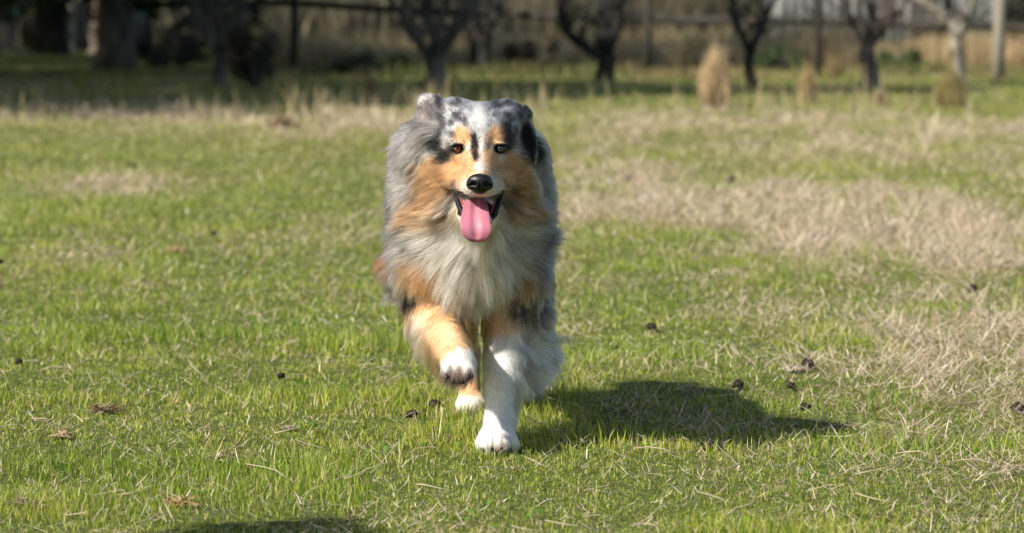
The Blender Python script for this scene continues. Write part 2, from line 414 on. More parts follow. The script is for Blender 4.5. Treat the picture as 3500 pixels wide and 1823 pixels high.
# ------------------------------------------------------------------ the dog: one smooth body surface grown round its joints
DOG_AT = np.array((-.06, 6.62, 0.0))
PR = []                                                # primitives of the distance field
def dcap(a, ra, b, rb, k=.02): PR.append(('c', np.array(a), np.array(b), ra, rb, k))
def dell(c, r, k=.02, rot=(0, 0, 0), sub=False):
    m = Matrix.Rotation(rot[2], 3, 'Z') @ Matrix.Rotation(rot[1], 3, 'Y') @ Matrix.Rotation(rot[0], 3, 'X')
    PR.append(('s' if sub else 'e', np.array(c), np.array(r, float), np.array(m), None, k))
def fld(pts, prims):
    d = np.full(len(pts), 1.0)
    for p in prims:
        k = p[5]
        if p[0] == 'c':
            a, b, ra, rb = p[1:5]; ab = b - a; t = np.clip(((pts - a) @ ab) / (ab @ ab), 0, 1)
            q = np.linalg.norm(pts - a - t[:, None] * ab, axis=1) - (ra + (rb - ra) * t)
        else:
            c, r, m = p[1:4]; l = (pts - c) @ m; k0 = np.linalg.norm(l / r, axis=1); k1 = np.linalg.norm(l / (r * r), axis=1)
            q = k0 * (k0 - 1) / np.maximum(k1, 1e-6)
        if p[0] == 's':
            h = np.clip(.5 - .5 * (d + q) / k, 0, 1); d = d * (1 - h) + (-q) * h + k * h * (1 - h)
        else:
            h = np.clip(.5 + .5 * (q - d) / k, 0, 1); d = q * (1 - h) + d * h - k * h * (1 - h)
    return d
def sdf_mesh(prims, step):
    lo = np.min([(np.minimum(p[1], p[2]) - max(p[3], p[4])) if p[0] == 'c' else p[1] - max(p[2]) for p in prims if p[0] != 's'], 0) - step * 3
    hi = np.max([(np.maximum(p[1], p[2]) + max(p[3], p[4])) if p[0] == 'c' else p[1] + max(p[2]) for p in prims if p[0] != 's'], 0) + step * 3
    n = np.ceil((hi - lo) / step).astype(int) + 1
    ax = [lo[i] + np.arange(n[i]) * step for i in range(3)]
    D = np.full(n, 1.0, np.float32)
    for p in prims:
        if p[0] == 'c': a = np.minimum(p[1], p[2]) - max(p[3], p[4]); b = np.maximum(p[1], p[2]) + max(p[3], p[4])
        else: a = p[1] - max(p[2]); b = p[1] + max(p[2])
        m = p[5] + step * 2; i0 = np.clip(((a - m - lo) / step).astype(int), 0, n); i1 = np.clip(((b + m - lo) / step).astype(int) + 1, 0, n)
        sl_ = tuple(slice(i0[i], i1[i]) for i in range(3))
        g = np.stack(np.meshgrid(*[ax[i][sl_[i]] for i in range(3)], indexing='ij'), -1).reshape(-1, 3)
        q = fld(g, [p if p[0] != 's' else ('e',) + p[1:]]) if p[0] != 's' else None
        old = D[sl_].ravel().astype(float); k = p[5]
        if p[0] == 's':
            l = (g - p[1]) @ p[3]; k0 = np.linalg.norm(l / p[2], axis=1); k1 = np.linalg.norm(l / p[2] ** 2, axis=1); q = k0 * (k0 - 1) / np.maximum(k1, 1e-6)
            h = np.clip(.5 - .5 * (old + q) / k, 0, 1); nd = old * (1 - h) - q * h + k * h * (1 - h)
        else:
            h = np.clip(.5 + .5 * (q - old) / k, 0, 1); nd = q * (1 - h) + old * h - k * h * (1 - h)
        D[sl_] = nd.reshape(D[sl_].shape)
    s = D < 0
    c = np.zeros(n - 1, np.int8); 
    for i in (0, 1):
        for j in (0, 1):
            for k in (0, 1): c += s[i:n[0] - 1 + i, j:n[1] - 1 + j, k:n[2] - 1 + k]
    act = (c > 0) & (c < 8); ids = np.full(n - 1, -1, np.int64); ids[act] = np.arange(act.sum()); ci = np.argwhere(act)
    acc = np.zeros((len(ci), 3)); cnt = np.zeros(len(ci)); cor = [(i, j, k) for i in (0, 1) for j in (0, 1) for k in (0, 1)]
    for A in cor:
        for ax_ in range(3):
            if A[ax_]: continue
            B = list(A); B[ax_] = 1
            pa = ci + A; pb = ci + B; da = D[tuple(pa.T)]; db = D[tuple(pb.T)]; x = (da < 0) != (db < 0)
            t = np.where(x, da / np.where(x, da - db, 1), 0)[:, None]
            acc += np.where(x[:, None], pa + (pb - pa) * t, 0); cnt += x
    V = lo + acc / cnt[:, None] * step
    F = []
    for ax_ in range(3):
        o1, o2 = [(1, 2), (2, 0), (0, 1)][ax_]
        e = [slice(0, None)] * 3; a = [slice(1, n[i] - 1) for i in range(3)]; a[ax_] = slice(0, n[ax_] - 1); b = list(a); b[ax_] = slice(1, n[ax_])
        x = s[tuple(a)] != s[tuple(b)]; pos = np.argwhere(x); st = s[tuple(a)][x]
        off = np.array([1, 1, 1]); off[ax_] = 0; pos = pos + off
        def I(d1, d2):
            q = pos.copy(); q[:, o1] += d1; q[:, o2] += d2; return ids[tuple(q.T)]
        q = np.stack([I(-1, -1), I(0, -1), I(0, 0), I(-1, 0)], -1); q[~st] = q[~st][:, ::-1]; F.append(q)
    return V, np.concatenate(F)

# ---- head
dell(P(1207, 341, 6.42), (.068, .078, .058), .02)                        # skull
dell(P(1158, 352, 6.375), (.026, .03, .018), .02); dell(P(1254, 350, 6.375), (.026, .03, .018), .02)   # brows
dell(P(1207, 322, 6.385), (.048, .04, .035), .02)
dcap(P(1207, 393, 6.365), .032, P(1206, 452, 6.245), .0205, .022)         # muzzle bridge
dell(P(1207, 400, 6.375), (.043, .046, .034), .018)
dell(P(1186, 467, 6.266), (.0195, .034, .0195), .014, (0, 0, .22)); dell(P(1228, 467, 6.266), (.0195, .034, .0195), .014, (0, 0, -.22))
dcap(P(1176, 460, 6.285), .0165, P(1143, 448, 6.385), .018, .014); dcap(P(1238, 460, 6.285), .0165, P(1268, 448, 6.385), .018, .014)
dell(P(1128, 405, 6.432), (.036, .05, .045), .02); dell(P(1287, 405, 6.432), (.036, .05, .045), .02)     # cheeks
dell(P(1123, 470, 6.455), (.034, .045, .05), .03); dell(P(1286, 470, 6.455), (.034, .045, .05), .03)
dell(P(1151, 375, 6.338), (.0120, .0105, .0070), .005, (0, .22, 0), sub=True); dell(P(1259, 375, 6.338), (.0120, .0105, .0070), .005, (0, -.22, 0), sub=True)
dell(P(1150, 362, 6.344), (.0125, .009, .0045), .005, (0, -.15, 0)); dell(P(1260, 362, 6.344), (.0125, .009, .0045), .005, (0, .15, 0))
dell(P(1202, 512, 6.315), (.036, .062, .021), .006, (-.35, 0, 0), sub=True)                                # open mouth
dcap(P(1201, 540, 6.40), .036, P(1200, 556, 6.298), .0255, .008)            # lower jaw
dcap(P(1164, 538, 6.36), .012, P(1182, 556, 6.295), .012, .01); dcap(P(1239, 538, 6.36), .012, P(1219, 556, 6.295), .012, .01)
dell(P(1201, 528, 6.315), (.024, .06, .013), .006, (-.3, 0, 0), sub=True)
dell(P(1142, 290, 6.43), (.034, .045, .030), .02); dell(P(1272, 294, 6.43), (.034, .045, .030), .02)
# ---- ears: one flung back and up, the other folded with its flap hanging
dcap(P(1116, 312, 6.43), .022, P(1088, 276, 6.44), .013, .012); dell(P(1083, 270, 6.44), (.022, .008, .024), .01, (0, -.45, 0))
dell(P(1072, 257, 6.445), (.013, .007, .012), .008, (0, -.5, 0)); dcap(P(1104, 272, 6.44), .012, P(1106, 251, 6.44), .0045, .008); dell(P(1098, 275, 6.44), (.022, .010, .015), .01, (0, .25, 0))
dcap(P(1096, 320, 6.45), .026, P(1066, 372, 6.48), .022, .02)
dcap(P(1290, 298, 6.42), .018, P(1318, 290, 6.43), .014, .012); dcap(P(1318, 286, 6.43), .012, P(1321, 271, 6.43), .0035, .006)
dell(P(1322, 335, 6.435), (.017, .012, .038), .012, (0, -.20, 0)); dell(P(1330, 374, 6.43), (.012, .010, .026), .01, (0, -.15, 0))
# ---- neck, chest, trunk
dell(P(1184, 442, 6.57), (.134, .13, .108), .04)
dell(P(1130, 372, 6.55), (.095, .09, .06), .03); dell(P(1265, 385, 6.55), (.075, .09, .06), .03)
dell(P(1180, 530, 6.60), (.142, .15, .13), .05)
dell(P(1182, 628, 6.66), (.112, .17, .092), .05)
dell(P(1192, 630, 6.52), (.062, .06, .082), .05)                          # breastbone
dell(P(1088, 635, 6.62), (.050, .09, .085), .04); dell(P(1292, 635, 6.62), (.050, .09, .085), .04)   # shoulders
dell(P(1170, 560, 6.88), (.125, .24, .125), .05)
dell(P(1170, 570, 7.14), (.115, .17, .12), .05)
dell(P(1176, 500, 6.85), (.09, .25, .10), .05)
dell(P(1064, 612, 7.16), (.060, .11, .085), .04); dell(P(1280, 620, 7.16), (.062, .11, .12), .04)   # thighs
dcap(P(1150, 480, 7.30), .05, P(1120, 500, 7.37), .03, .03)
# ---- raised foreleg
dcap(P(1086, 690, 6.58), .060, P(1092, 800, 6.59), .046, .03)
dcap(P(1093, 795, 6.59), .046, P(1138, 880, 6.46), .031, .02)
dcap(P(1138, 880, 6.46), .030, P(1152, 908, 6.41), .027, .014)
dell(P(1153, 915, 6.40), (.030, .034, .024), .012, (.6, 0, 0))
for du, dv, rr in ((-27, 938, .0125), (-10, 948, .0135), (9, 949, .0135), (25, 938, .0125)):
    dcap(P(1153 + du * .7, 920, 6.385), .013, P(1153 + du, dv, 6.372), rr, .006)
# ---- planted foreleg
dcap(P(1288, 690, 6.59), .056, P(1282, 800, 6.60), .044, .03)
dcap(P(1280, 800, 6.60), .043, P(1264, 950, 6.545), .0285, .02)
dcap(P(1264, 950, 6.545), .0285, P(1256, 1050, 6.52), .0245, .014)
dcap(P(1255, 1050, 6.52), .022, P(1251, 1092, 6.49), .027, .014)
for du, yy in ((-34, 6.475), (-13, 6.450), (11, 6.448), (33, 6.47)):
    dcap(P(1251 + du * .6, 1095, 6.50), .017, P(1251 + du, 1117, yy), .0155, .007)
# ---- hind leg on the ground, seen between the forelegs
dcap(P(1090, 700, 7.12), .055, P(1142, 800, 7.05), .040, .03)
dcap(P(1142, 800, 7.05), .040, P(1172, 880, 7.22), .023, .02)
dcap(P(1172, 880, 7.22), .022, P(1182, 990, 7.17), .021, .014)
for du, yy in ((-21, 7.12), (-7, 7.10), (8, 7.10), (21, 7.12)):
    dcap(P(1184 + du * .6, 1003, 7.16), .0145, P(1184 + du, 1020, yy), .013, .006)
# ---- hind leg swinging behind
dcap(P(1300, 700, 7.10), .055, P(1318, 800, 7.02), .040, .03)
dcap(P(1318, 800, 7.02), .040, P(1334, 870, 7.15), .030, .02)
dcap(P(1334, 870, 7.15), .029, P(1328, 945, 7.26), .025, .014)
dell(P(1324, 965, 7.26), (.03, .03, .036), .012)
BV, BF = sdf_mesh(PR, .0042)
# pull the surface exactly on to the field
for _ in range(2):
    e = .001; d0 = fld(BV, PR)
    gr = np.stack([(fld(BV + np.eye(3)[i] * e, PR) - d0) / e for i in range(3)], -1)
    ln = np.maximum(np.linalg.norm(gr, axis=1), .3); BV = BV - np.clip(d0 / ln, -.002, .002)[:, None] * gr / ln[:, None]

# ---- coat pattern, some side shade painted in, in the dog's own front plane (u across, v down, survey units at the depth of the head)
def uv_of(p):
    p = np.asarray(p, float); sc = FPX / OV
    Yn = np.clip(p[..., 1], 6.2, 7.3)
    sY = Yn / sc
    c, s_ = CT, ST
    zz = (p[..., 2] - CAMZ)
    vx = p[..., 0] / Yn * FPX + 1750; t = zz / Yn
    vy = 911.5 - FPX * (t + ST / CT) / (1 - t * ST / CT)
    return vx / OV, vy / OV
CREAM = np.array((.90, .82, .70)); TAN = np.array((.64, .40, .215)); GREY = np.array((.53, .51, .495)); BLACK = np.array((.014, .013, .014)); WHITE = np.array((.72, .695, .65)); RUST = np.array((.30, .13, .06)); LEGT = np.array((.66, .44, .25))
def coat(p, jit=0.0):
    if jit: p = p + R.normal(0, jit * .0025, p.shape)
    u, v = uv_of(p); Y = p[:, 1]; n = len(p)
    def bl(cu, cv, ru, rv, soft=.35, rot=0.0, wob=.25):
        c_, s_ = math.cos(rot), math.sin(rot); a = (u - cu) * c_ + (v - cv) * s_; b2 = -(u - cu) * s_ + (v - cv) * c_
        q = np.sqrt((a / ru) ** 2 + (b2 / rv) ** 2) + wob * (fbm(u * .12, v * .12, Y * 30, 5, 2) - .5) * 2
        return 1 - sstep(1 - soft, 1 + soft, q)
    c = np.tile(GREY, (n, 1))
    def mix(colr, w):
        nonlocal c; w = np.clip(w, 0, 1)[:, None]; c = c * (1 - w) + np.asarray(colr) * w
    m1 = fbm(p[:, 0] * 95, p[:, 1] * 60, p[:, 2] * 120, 91, 2); m2 = fbm(p[:, 0] * 22, p[:, 1] * 22, p[:, 2] * 22, 95, 3)
    if jit: m1 = m1 + R.normal(0, .07 * jit, n); m2 = m2 + R.normal(0, .05 * jit, n)
    # merle ground of the trunk
    mix((.50, .47, .45), sstep(.45, .7, m2)); mix((.10, .095, .10), sstep(.60, .68, m1) * .55)
    mix(BLACK, sstep(.60, .66, m2) * (Y > 6.75) * .8)
    # ruff and chest
    ruff = bl(1165, 560, 150, 250, .3) * (Y < 6.8); mix(CREAM * .92, ruff * .8)
    mix((.76, .70, .64), bl(1010, 500, 85, 210, .5) * .85); mix((.20,.18,.18), bl(1000, 520, 90, 230, .5) * sstep(.55, .68, m2) * .6); mix((.17, .16, .165), (bl(1000, 520, 90, 230, .5) + bl(1385, 560, 60, 260, .5)) * (u > 900) * (np.abs(u - 1175) > 110) * sstep(.50, .60, m1) * .55)
    mix((.26, .265, .285), bl(1385, 560, 55, 260, .5) * .9 * (v > 330))  # right ruff dark blue grey: shade on that side painted into the coat
    mix(CREAM, bl(1195, 690, 70, 110, .5) * (Y < 6.62))
    mix(TAN * 1.05, bl(1098, 462, 38, 66, .35) * (Y < 6.62)); mix(TAN, bl(1088, 528, 62, 38, .5) * (Y < 6.62)); mix(TAN, bl(1085, 562, 42, 16, .5) * .8)
    mix(TAN * .85, bl(1304, 455, 34, 70, .4) * (Y < 6.62)); mix(TAN * .8, bl(1290, 520, 45, 40, .5) * .7 * (Y < 6.62))  # right cheek tan darkened, its shade put into the coat colour
    mix(TAN * 1.1, bl(1062, 690, 48, 46, .4, .3) * (Y < 6.72)); mix(TAN * .95, bl(1312, 692, 40, 32, .5) * (Y < 6.75))
    # head
    hd = (Y < 6.53) & (v < 345)
    hw = bl(1210, 315, 118, 92, .15) * hd
    mix((.50, .50, .505), hw)
    mix((.05, .05, .055), hw * sstep(.47, .55, m1) * (.55 + .42 * sstep(8, 50, np.abs(u - 1206))))
    mix((.05, .05, .06), hw * sstep(1235, 1285, u) * sstep(.44, .52, m1) * .8)
    mix(WHITE, bl(1206, 300, 15, 46, .7) * (Y < 6.45) * .75); mix((.34, .27, .23), bl(1216, 378, 20, 34, .4) * (Y < 6.42)); mix(WHITE, bl(1211, 372, 5, 38, .5) * (Y < 6.4))
    mix(TAN, bl(1125, 430, 62, 52, .3) * (v > 395) * (Y < 6.5)); mix(TAN * .95, bl(1285, 430, 48, 52, .3) * (v > 395) * (Y < 6.5))  # right cheek a touch darker again, shaded side in the colour
    mix(TAN, bl(1152, 392, 34, 22, .4) * (Y < 6.45)); mix(TAN, bl(1256, 392, 30, 22, .4) * (Y < 6.45))
    mix(TAN * 1.05, bl(1162, 345, 24, 25, .25) * (Y < 6.45)); mix(TAN * 1.05, bl(1249, 344, 23, 25, .25) * (Y < 6.45))
    mix((.36, .34, .33), bl(1132, 362, 14, 22, .5) * .8 * (Y < 6.45)); mix(BLACK, bl(1193, 372, 10, 38, .25, .04) * (Y < 6.42)); mix((.07, .06, .06), bl(1225, 385, 8, 24, .5, .2) * .6 * (Y < 6.42)); mix(BLACK, bl(1232, 358, 6, 20, .4, .25) * .7 * (Y < 6.42))
    mix(BLACK, bl(1118, 392, 19, 20, .3, .5) * (Y < 6.47)); mix(BLACK, bl(1102, 364, 12, 24, .3, .2) * (Y < 6.5)); mix((.04, .04, .04), bl(1142, 341, 10, 7, .4) * .8 * (Y < 6.45))
    mix(BLACK, bl(1277, 343, 16, 34, .4, -.3) * .9 * (Y < 6.47)); mix((.05, .04, .04), bl(1185, 345, 5, 10, .5) * .5)
    mix(TAN * .9, bl(1234, 402, 9, 16, .5) * .8 * (Y < 6.42)); mix(TAN * .98, bl(1207, 418, 52, 36, .3) * (Y < 6.40)); mix((.46, .33, .24), bl(1232, 440, 18, 22, .6) * .6 * (Y < 6.4)); mix(WHITE * .9, bl(1207, 420, 13, 16, .4) * (Y < 6.4)); mix(WHITE * .95, bl(1212, 395, 4, 16, .4) * (Y < 6.4)); mix(BLACK, bl(1196, 392, 8, 16, .3) * (Y < 6.4)); mix(WHITE * .95, bl(1262, 398, 11, 12, .4) * .7 * (Y < 6.45))
    mix(CREAM * .72, bl(1172, 473, 16, 18, .6) * (Y < 6.36) * .85); mix(CREAM * .72, bl(1246, 468, 16, 22, .6) * (Y < 6.36) * .85); mix(WHITE, bl(1206, 496, 22, 7, .4) * (Y < 6.3))
    for sg in (-1, 1): mix((.05, .035, .03), bl(1207 + sg * 68, 467, 3.5, 17, .4, sg * -.42, 0) * .9 * (Y < 6.44))
    # eye rims
    for eu in (1151, 1259): mix(BLACK, bl(eu, 373, 20, 15, .18, 0, .08) * (Y < 6.42))
    # ears
    le = bl(1085, 285, 42, 42, .3) * (Y > 6.40); mix((.33, .31, .31), le * .7); mix((.50, .48, .47), bl(1066, 246, 12, 6, .5)); mix((.10, .08, .085), bl(1078, 268, 12, 13, .5) * .8)
    mix((.10, .09, .095), le * sstep(.47, .54, m1) * .7); mix((.45, .30, .25), bl(1072, 296, 9, 12, .5) * .5); mix((.035, .03, .035), bl(1106, 258, 11, 26, .4, -.35) * .95); mix((.05, .045, .05), bl(1090, 285, 8, 18, .5, .4) * .7)
    mix(BLACK, bl(1328, 358, 22, 56, .25, -.1) * (Y < 6.5)); mix((.22, .22, .24), bl(1312, 285, 26, 26, .3) * (Y > 6.38)); mix((.03, .03, .035), bl(1312, 285, 26, 26, .3) * (Y > 6.38) * sstep(.44, .52, m1) * .9); mix((.03, .03, .035), bl(1320, 268, 5, 12, .4))
    mix((.38, .38, .40), bl(1296, 300, 8, 26, .5, -.5) * .8)
    # legs
    leg = v > 735
    lt = leg & (u < 1212) & ~((v > 1000) & (Y < 6.8)); mix(TAN * 1.08, lt * sstep(735, 762, v + 8 * np.sin(u * .17)) * 1.0); mix(LEGT, lt * sstep(750, 790, v)); mix(CREAM * .8, bl(1190, 742, 46, 48, .4) * (Y < 6.6))
    mix(CREAM, lt * sstep(1085, 1050, u) * (Y < 6.8) * .7 * sstep(780, 800, v)); mix((.05, .045, .045), bl(1028, 752, 22, 26, .4, -.3) * sstep(.35, .5, m1))
    mix(WHITE * .97, lt * sstep(-5, 5, v - (876 + np.maximum(0, 1148 - u) * .85 + np.maximum(0, u - 1188) * .5) + 5 * np.sin(u * .23)) * (Y < 6.47)); mix((.15, .09, .06), sstep(918, 938, v + 14 * (fbm(u * .09, v * .09, 0, 9, 2) - .5) + 6 * np.cos(u * .25)) * (Y < 6.47) * (v < 995) * (u < 1207) * .95)
    mix(CREAM * 1.05, sstep(988, 1003, v) * lt * (Y > 6.9))
    rt = leg & ((u >= 1212) | ((v > 1000) & (Y < 6.8))); mix(LEGT, rt * sstep(738, 765, v) * .95)
    mix((.56, .47, .40), rt * sstep(1285, 1315, u) * .8); mix((.09, .085, .09), bl(1320, 775, 46, 40, .4) * sstep(.38, .5, m1) * .95)
    mix(WHITE, rt * sstep(835, 862, v + np.maximum(0, u - 1270) * .35)); mix((.30, .18, .11), bl(1262, 1130, 16, 14, .5) * .7 * (Y < 6.6)); mix((.22, .15, .10), ((bl(1239, 1122, 3.5, 22, .5) + bl(1262, 1122, 3.5, 24, .5) + bl(1227, 1124, 3, 16, .5) * .7) * .8) * (Y < 6.6)); mix(CREAM * .8, sstep(1118, 1135, v) * .8 * rt)
    # hindquarters
    hq = Y > 6.98; mix(GREY * .8, hq * (v < 720) * .8); mix(BLACK, hq * (v < 720) * sstep(.5, .58, m2) * .7); mix(RUST * 1.5, hq * bl(972, 650, 44, 40, .5)); mix(RUST, hq * bl(1330, 650, 60, 60, .4))
    c = c * (0.86 + .28 * vnoise(p[:, 0] * 300, p[:, 1] * 300, p[:, 2] * 300, 3))[:, None]
    # mouth lining and lips
    du, dv = u - 1203, v
    return c
BC = coat(BV); bu, bv = uv_of(BV)
ins = (BV[:, 1] < 6.42) & (bv > 478) & (bv < 575) & (bu > 1140) & (bu < 1266)
dm = fld(BV, [('e',) + p[1:] for p in PR if p[0] == 's'][2:]) if True else 0
mouth = ins & ((dm < .0035) | ((bv > 495) & (dm < .008)))
mouth |= (np.abs(bu - 1203) < 45) & (bv > 499) & (bv < 535) & (BV[:, 1] < 6.37)
BC[mouth] = np.array((.05, .012, .014)); lip = ins & (dm >= .0035) & (dm < .009) & (np.abs(bu - 1203) > 24); BC[lip] = (.012, .01, .011)
eyes_ = np.zeros(len(BV), bool)
for eu in (1151, 1259): eyes_ |= (np.linalg.norm((BV - P(eu, 374, 6.342)) / np.array((1, 1.4, .85)), axis=1) < .0125)
BC[eyes_] = (.01, .008, .008)
dog = empty('dog', DOG_AT); tag(dog, 'blue merle and tan shaggy dog running towards the camera with tongue out', 'dog')
body = npmesh('body', BV - DOG_AT, BF, np.full(len(BF), 4), M_skin, dog, BC)

# ---- fur: guide hairs give flow, length; strands follow them, gather in locks
GU = [  # u v Y  dx dy dz  length lift
 (1206,425,6.26, 0,.9,.5, .006,.2),(1206,385,6.33, 0,.6,.8, .007,.2),(1206,330,6.35, 0,.6,.8, .011,.25),(1150,320,6.37, -.4,.6,.6, .012,.25),(1262,320,6.37, .4,.6,.6, .012,.25),
 (1206,270,6.40, 0,1,.15, .016,.3),(1150,275,6.42, -.3,1,.0, .018,.3),(1262,275,6.42, .3,1,.0, .018,.3),
 (1165,455,6.28, -.6,.8,0, .006,.2),(1245,455,6.28, .6,.8,0, .006,.2),(1150,430,6.33, -.7,.7,-.1, .008,.2),(1262,430,6.33, .7,.7,-.1, .008,.2),
 (1135,390,6.37, -.8,.6,-.1, .010,.2),(1278,390,6.37, .8,.6,-.1, .010,.2),
 (1108,420,6.40, -.7,.6,-.2, .022,.35),(1305,420,6.40, .7,.6,-.2, .022,.35),(1095,470,6.43, -.8,.35,-.35, .040,.4),(1312,470,6.43, .8,.35,-.35, .036,.4),
 (1125,520,6.45, -.9,.1,-.35, .060,.3),(1285,520,6.45, .9,.1,-.3, .055,.3),(1200,575,6.28, 0,.8,-.6, .010,.2),(1170,490,6.27, -.6,.7,-.2,.005,.2),
 (1085,270,6.44, -.35,.5,.7, .010,.25),(1068,250,6.44, -.5,.4,.7, .008,.2),(1085,330,6.45, -.75,.5,-.3, .050,.5),(1055,370,6.48, -.8,.5,-.2, .055,.5),
 (1318,285,6.42, .2,.5,.3, .008,.2),(1326,340,6.42, .1,.6,-.8, .010,.2),(1332,385,6.42, .1,.4,-1, .018,.2),
 (1020,400,6.52, -.6,.7,-.1, .038,.5),(1370,400,6.52, .5,.8,-.1, .036,.5),(990,480,6.58, -.6,.7,-.35, .042,.5),(1385,480,6.58, .6,.7,-.3, .042,.5),
 (1140,320,6.58, -.2,1,-.2, .028,.3),(1260,320,6.58, .2,1,-.2, .024,.3),(1206,300,6.55, 0,1,-.2, .022,.25),
 (980,570,6.62, -.5,.7,-.5, .045,.45),(1385,560,6.62, .5,.7,-.5, .045,.45),(985,650,6.64, -.4,.6,-.7, .050,.4),(1375,650,6.64, .4,.6,-.7, .050,.4),
 (1110,570,6.47, -1,.12,-.22, .075,.25),(1290,570,6.47, 1,.12,-.15, .075,.25),(1180,600,6.45, -.55,.0,-.8, .08,.25),(1230,600,6.45, .5,.0,-.8, .08,.25),
 (1060,620,6.52, -.95,.2,-.1, .065,.25),(1330,620,6.52, .95,.2,-.15, .060,.25),(1200,660,6.42, 0,0,-1, .085,.3),(1150,670,6.46, -.35,.05,-1, .08,.3),(1255,670,6.46, .5,.05,-.9, .08,.3),
 (1095,690,6.54, -.3,.05,-.95, .062,.3),(1300,690,6.54, .3,.05,-.95, .062,.3),(1080,745,6.53, -.1,.1,-1, .022,.22),(1288,745,6.54, .1,.1,-1, .024,.22),(1200,740,6.45, 0,.05,-1, .065,.3),(1150,750,6.55, -.2,.1,-1, .05,.3),
 (1206,800,6.75, 0,.6,-.8, .03,.3),(1170,450,6.9, -.2,1,-.1,.035,.3),(1060,540,6.95, -.4,.8,-.5,.04,.35),(1290,540,6.95, .4,.8,-.5,.04,.35),
 (1010,740,6.62, -.4,.4,-.8, .045,.4),(1350,740,6.62, .4,.4,-.8, .045,.4),
 (1085,790,6.57, -.15,.4,-.9, .022,.25),(1120,850,6.47, -.1,.4,-.9, .016,.25),(1050,830,6.60, -.12,.4,-.9, .045,.4),(1070,870,6.58, .0,.4,-1, .085,.4),(1100,890,6.56, -.05,.4,-1, .095,.5),(1100,830,6.67, -.1,.4,-1, .10,.5),
 (1150,895,6.38, 0,-.3,-.9, .012,.2),(1153,945,6.37, 0,-.2,-1, .019,.3),
 (1270,800,6.56, .1,.2,-1, .022,.2),(1255,900,6.52, .05,.2,-1, .014,.2),(1245,1000,6.50, .0,.2,-1, .011,.2),(1250,1090,6.46, 0,-.3,-.9, .010,.2),
 (1320,820,6.64, .6,.4,-.6, .055,.5),(1300,838,6.62, .9,.15,-.5, .095,.6),(1290,900,6.60, .95,.1,-.35, .105,.65),(1308,905,6.62, .95,.1,-.4, .10,.65),(1305,870,6.62, .95,.2,-.35, .105,.6),(1295,940,6.59, .75,.2,-.6, .070,.5),(1285,1010,6.56, .45,.3,-.8, .040,.4),(1280,1060,6.54, .3,.3,-.9, .03,.4),
 (1000,590,7.12, -.6,.5,-.6, .035,.4),(1005,650,7.12, -.9,.2,-.6, .060,.6),(1330,620,7.15, .6,.5,-.6, .050,.5),(1330,700,7.12, .5,.5,-.8, .055,.5),
 (1140,820,7.05, -.2,.4,-.9, .03,.35),(1165,900,7.22, -.3,.5,-.8, .03,.4),(1180,1000,7.12, 0,-.3,-.9, .010,.2),(1185,940,7.15, 0,.1,-1, .014,.2),
 (1330,800,7.02, .5,.5,-.7, .045,.4),(1350,880,7.12, .8,.3,-.6, .06,.5),(1310,960,7.3, .3,.5,-.8, .03,.4)]
GP = np.array([P(*g[:3]) for g in GU]); GD = np.array([g[3:6] for g in GU], float); GD /= np.linalg.norm(GD, axis=1)[:, None]; GL = np.array([g[6] for g in GU]); GF = np.array([g[7] for g in GU])
def flow(p):
    d = np.zeros_like(p); L = np.zeros(len(p)); F = np.zeros(len(p)); W = np.zeros(len(p))
    for i in range(len(GU)):
        q = ((p - GP[i]) ** 2).sum(1); w = 1 / (q + .00006) ** 2.2
        d += w[:, None] * GD[i]; L += w * GL[i]; F += w * GF[i]; W += w
    return d / np.linalg.norm(d, axis=1)[:, None], L / W, F / W
tri = np.concatenate([BF[:, [0, 1, 2]], BF[:, [0, 2, 3]]])
A, B_, C_ = BV[tri[:, 0]], BV[tri[:, 1]], BV[tri[:, 2]]
cr_ = np.cross(B_ - A, C_ - A); area = np.linalg.norm(cr_, axis=1); tn = cr_ / np.maximum(area, 1e-12)[:, None]
vn = np.zeros_like(BV)
for k in range(3): np.add.at(vn, tri[:, k], cr_)
vn /= np.maximum(np.linalg.norm(vn, axis=1), 1e-12)[:, None]
tc_ = (A + B_ + C_) / 3; tu, tv = uv_of(tc_)
front = .35 + .65 * sstep(.5, -.3, tn[:, 1])
dens = area * front * np.where(tc_[:, 1] > 6.95, 1.5, 1.0) * np.where((tc_[:, 1] < 6.5) & (tv < 540), 3.2, 1.0) * np.where(tv > 840, 1.3, 1.0)
bad = (mouth | lip | eyes_)[tri].any(1); dens[bad] = 0
dnose = np.linalg.norm((tc_ - P(1207, 462, 6.235)) / np.array((.024, .03, .019)), axis=1) < 1.0; dens[dnose] = 0
NH = 250000; NP = 7
ti = R.choice(len(tri), NH, p=dens / dens.sum()); r1 = np.sqrt(R.random(NH)); r2 = R.random(NH)
w0, w1, w2 = 1 - r1, r1 * (1 - r2), r1 * r2
root = A[ti] * w0[:, None] + B_[ti] * w1[:, None] + C_[ti] * w2[:, None]
nrm = vn[tri[ti, 0]] * w0[:, None] + vn[tri[ti, 1]] * w1[:, None] + vn[tri[ti, 2]] * w2[:, None]; nrm /= np.linalg.norm(nrm, axis=1)[:, None]
d, L, F = flow(root)
wv = np.stack([fbm(root[:, 0] * 18, root[:, 1] * 18, root[:, 2] * 18, 200 + i, 2) - .5 for i in range(3)], -1)
d = d + wv * .9 + R.normal(0, .07, d.shape)
def tang(dd): 
    t = dd - nrm * np.minimum((dd * nrm).sum(1), .6)[:, None] * .85; return t / np.maximum(np.linalg.norm(t, axis=1), .15)[:, None]
d0 = tang(d) + nrm * F[:, None] * 1.1; d0 /= np.linalg.norm(d0, axis=1)[:, None]
L = L * R.uniform(.55, 1.12, NH)
fly = R.random(NH) < .05; L[fly] *= 1.3; d[fly] += R.normal(0, .22, (fly.sum(), 3))
HP = np.empty((NH, NP, 3)); HP[:, 0] = root - nrm * .001; cur = root.copy()
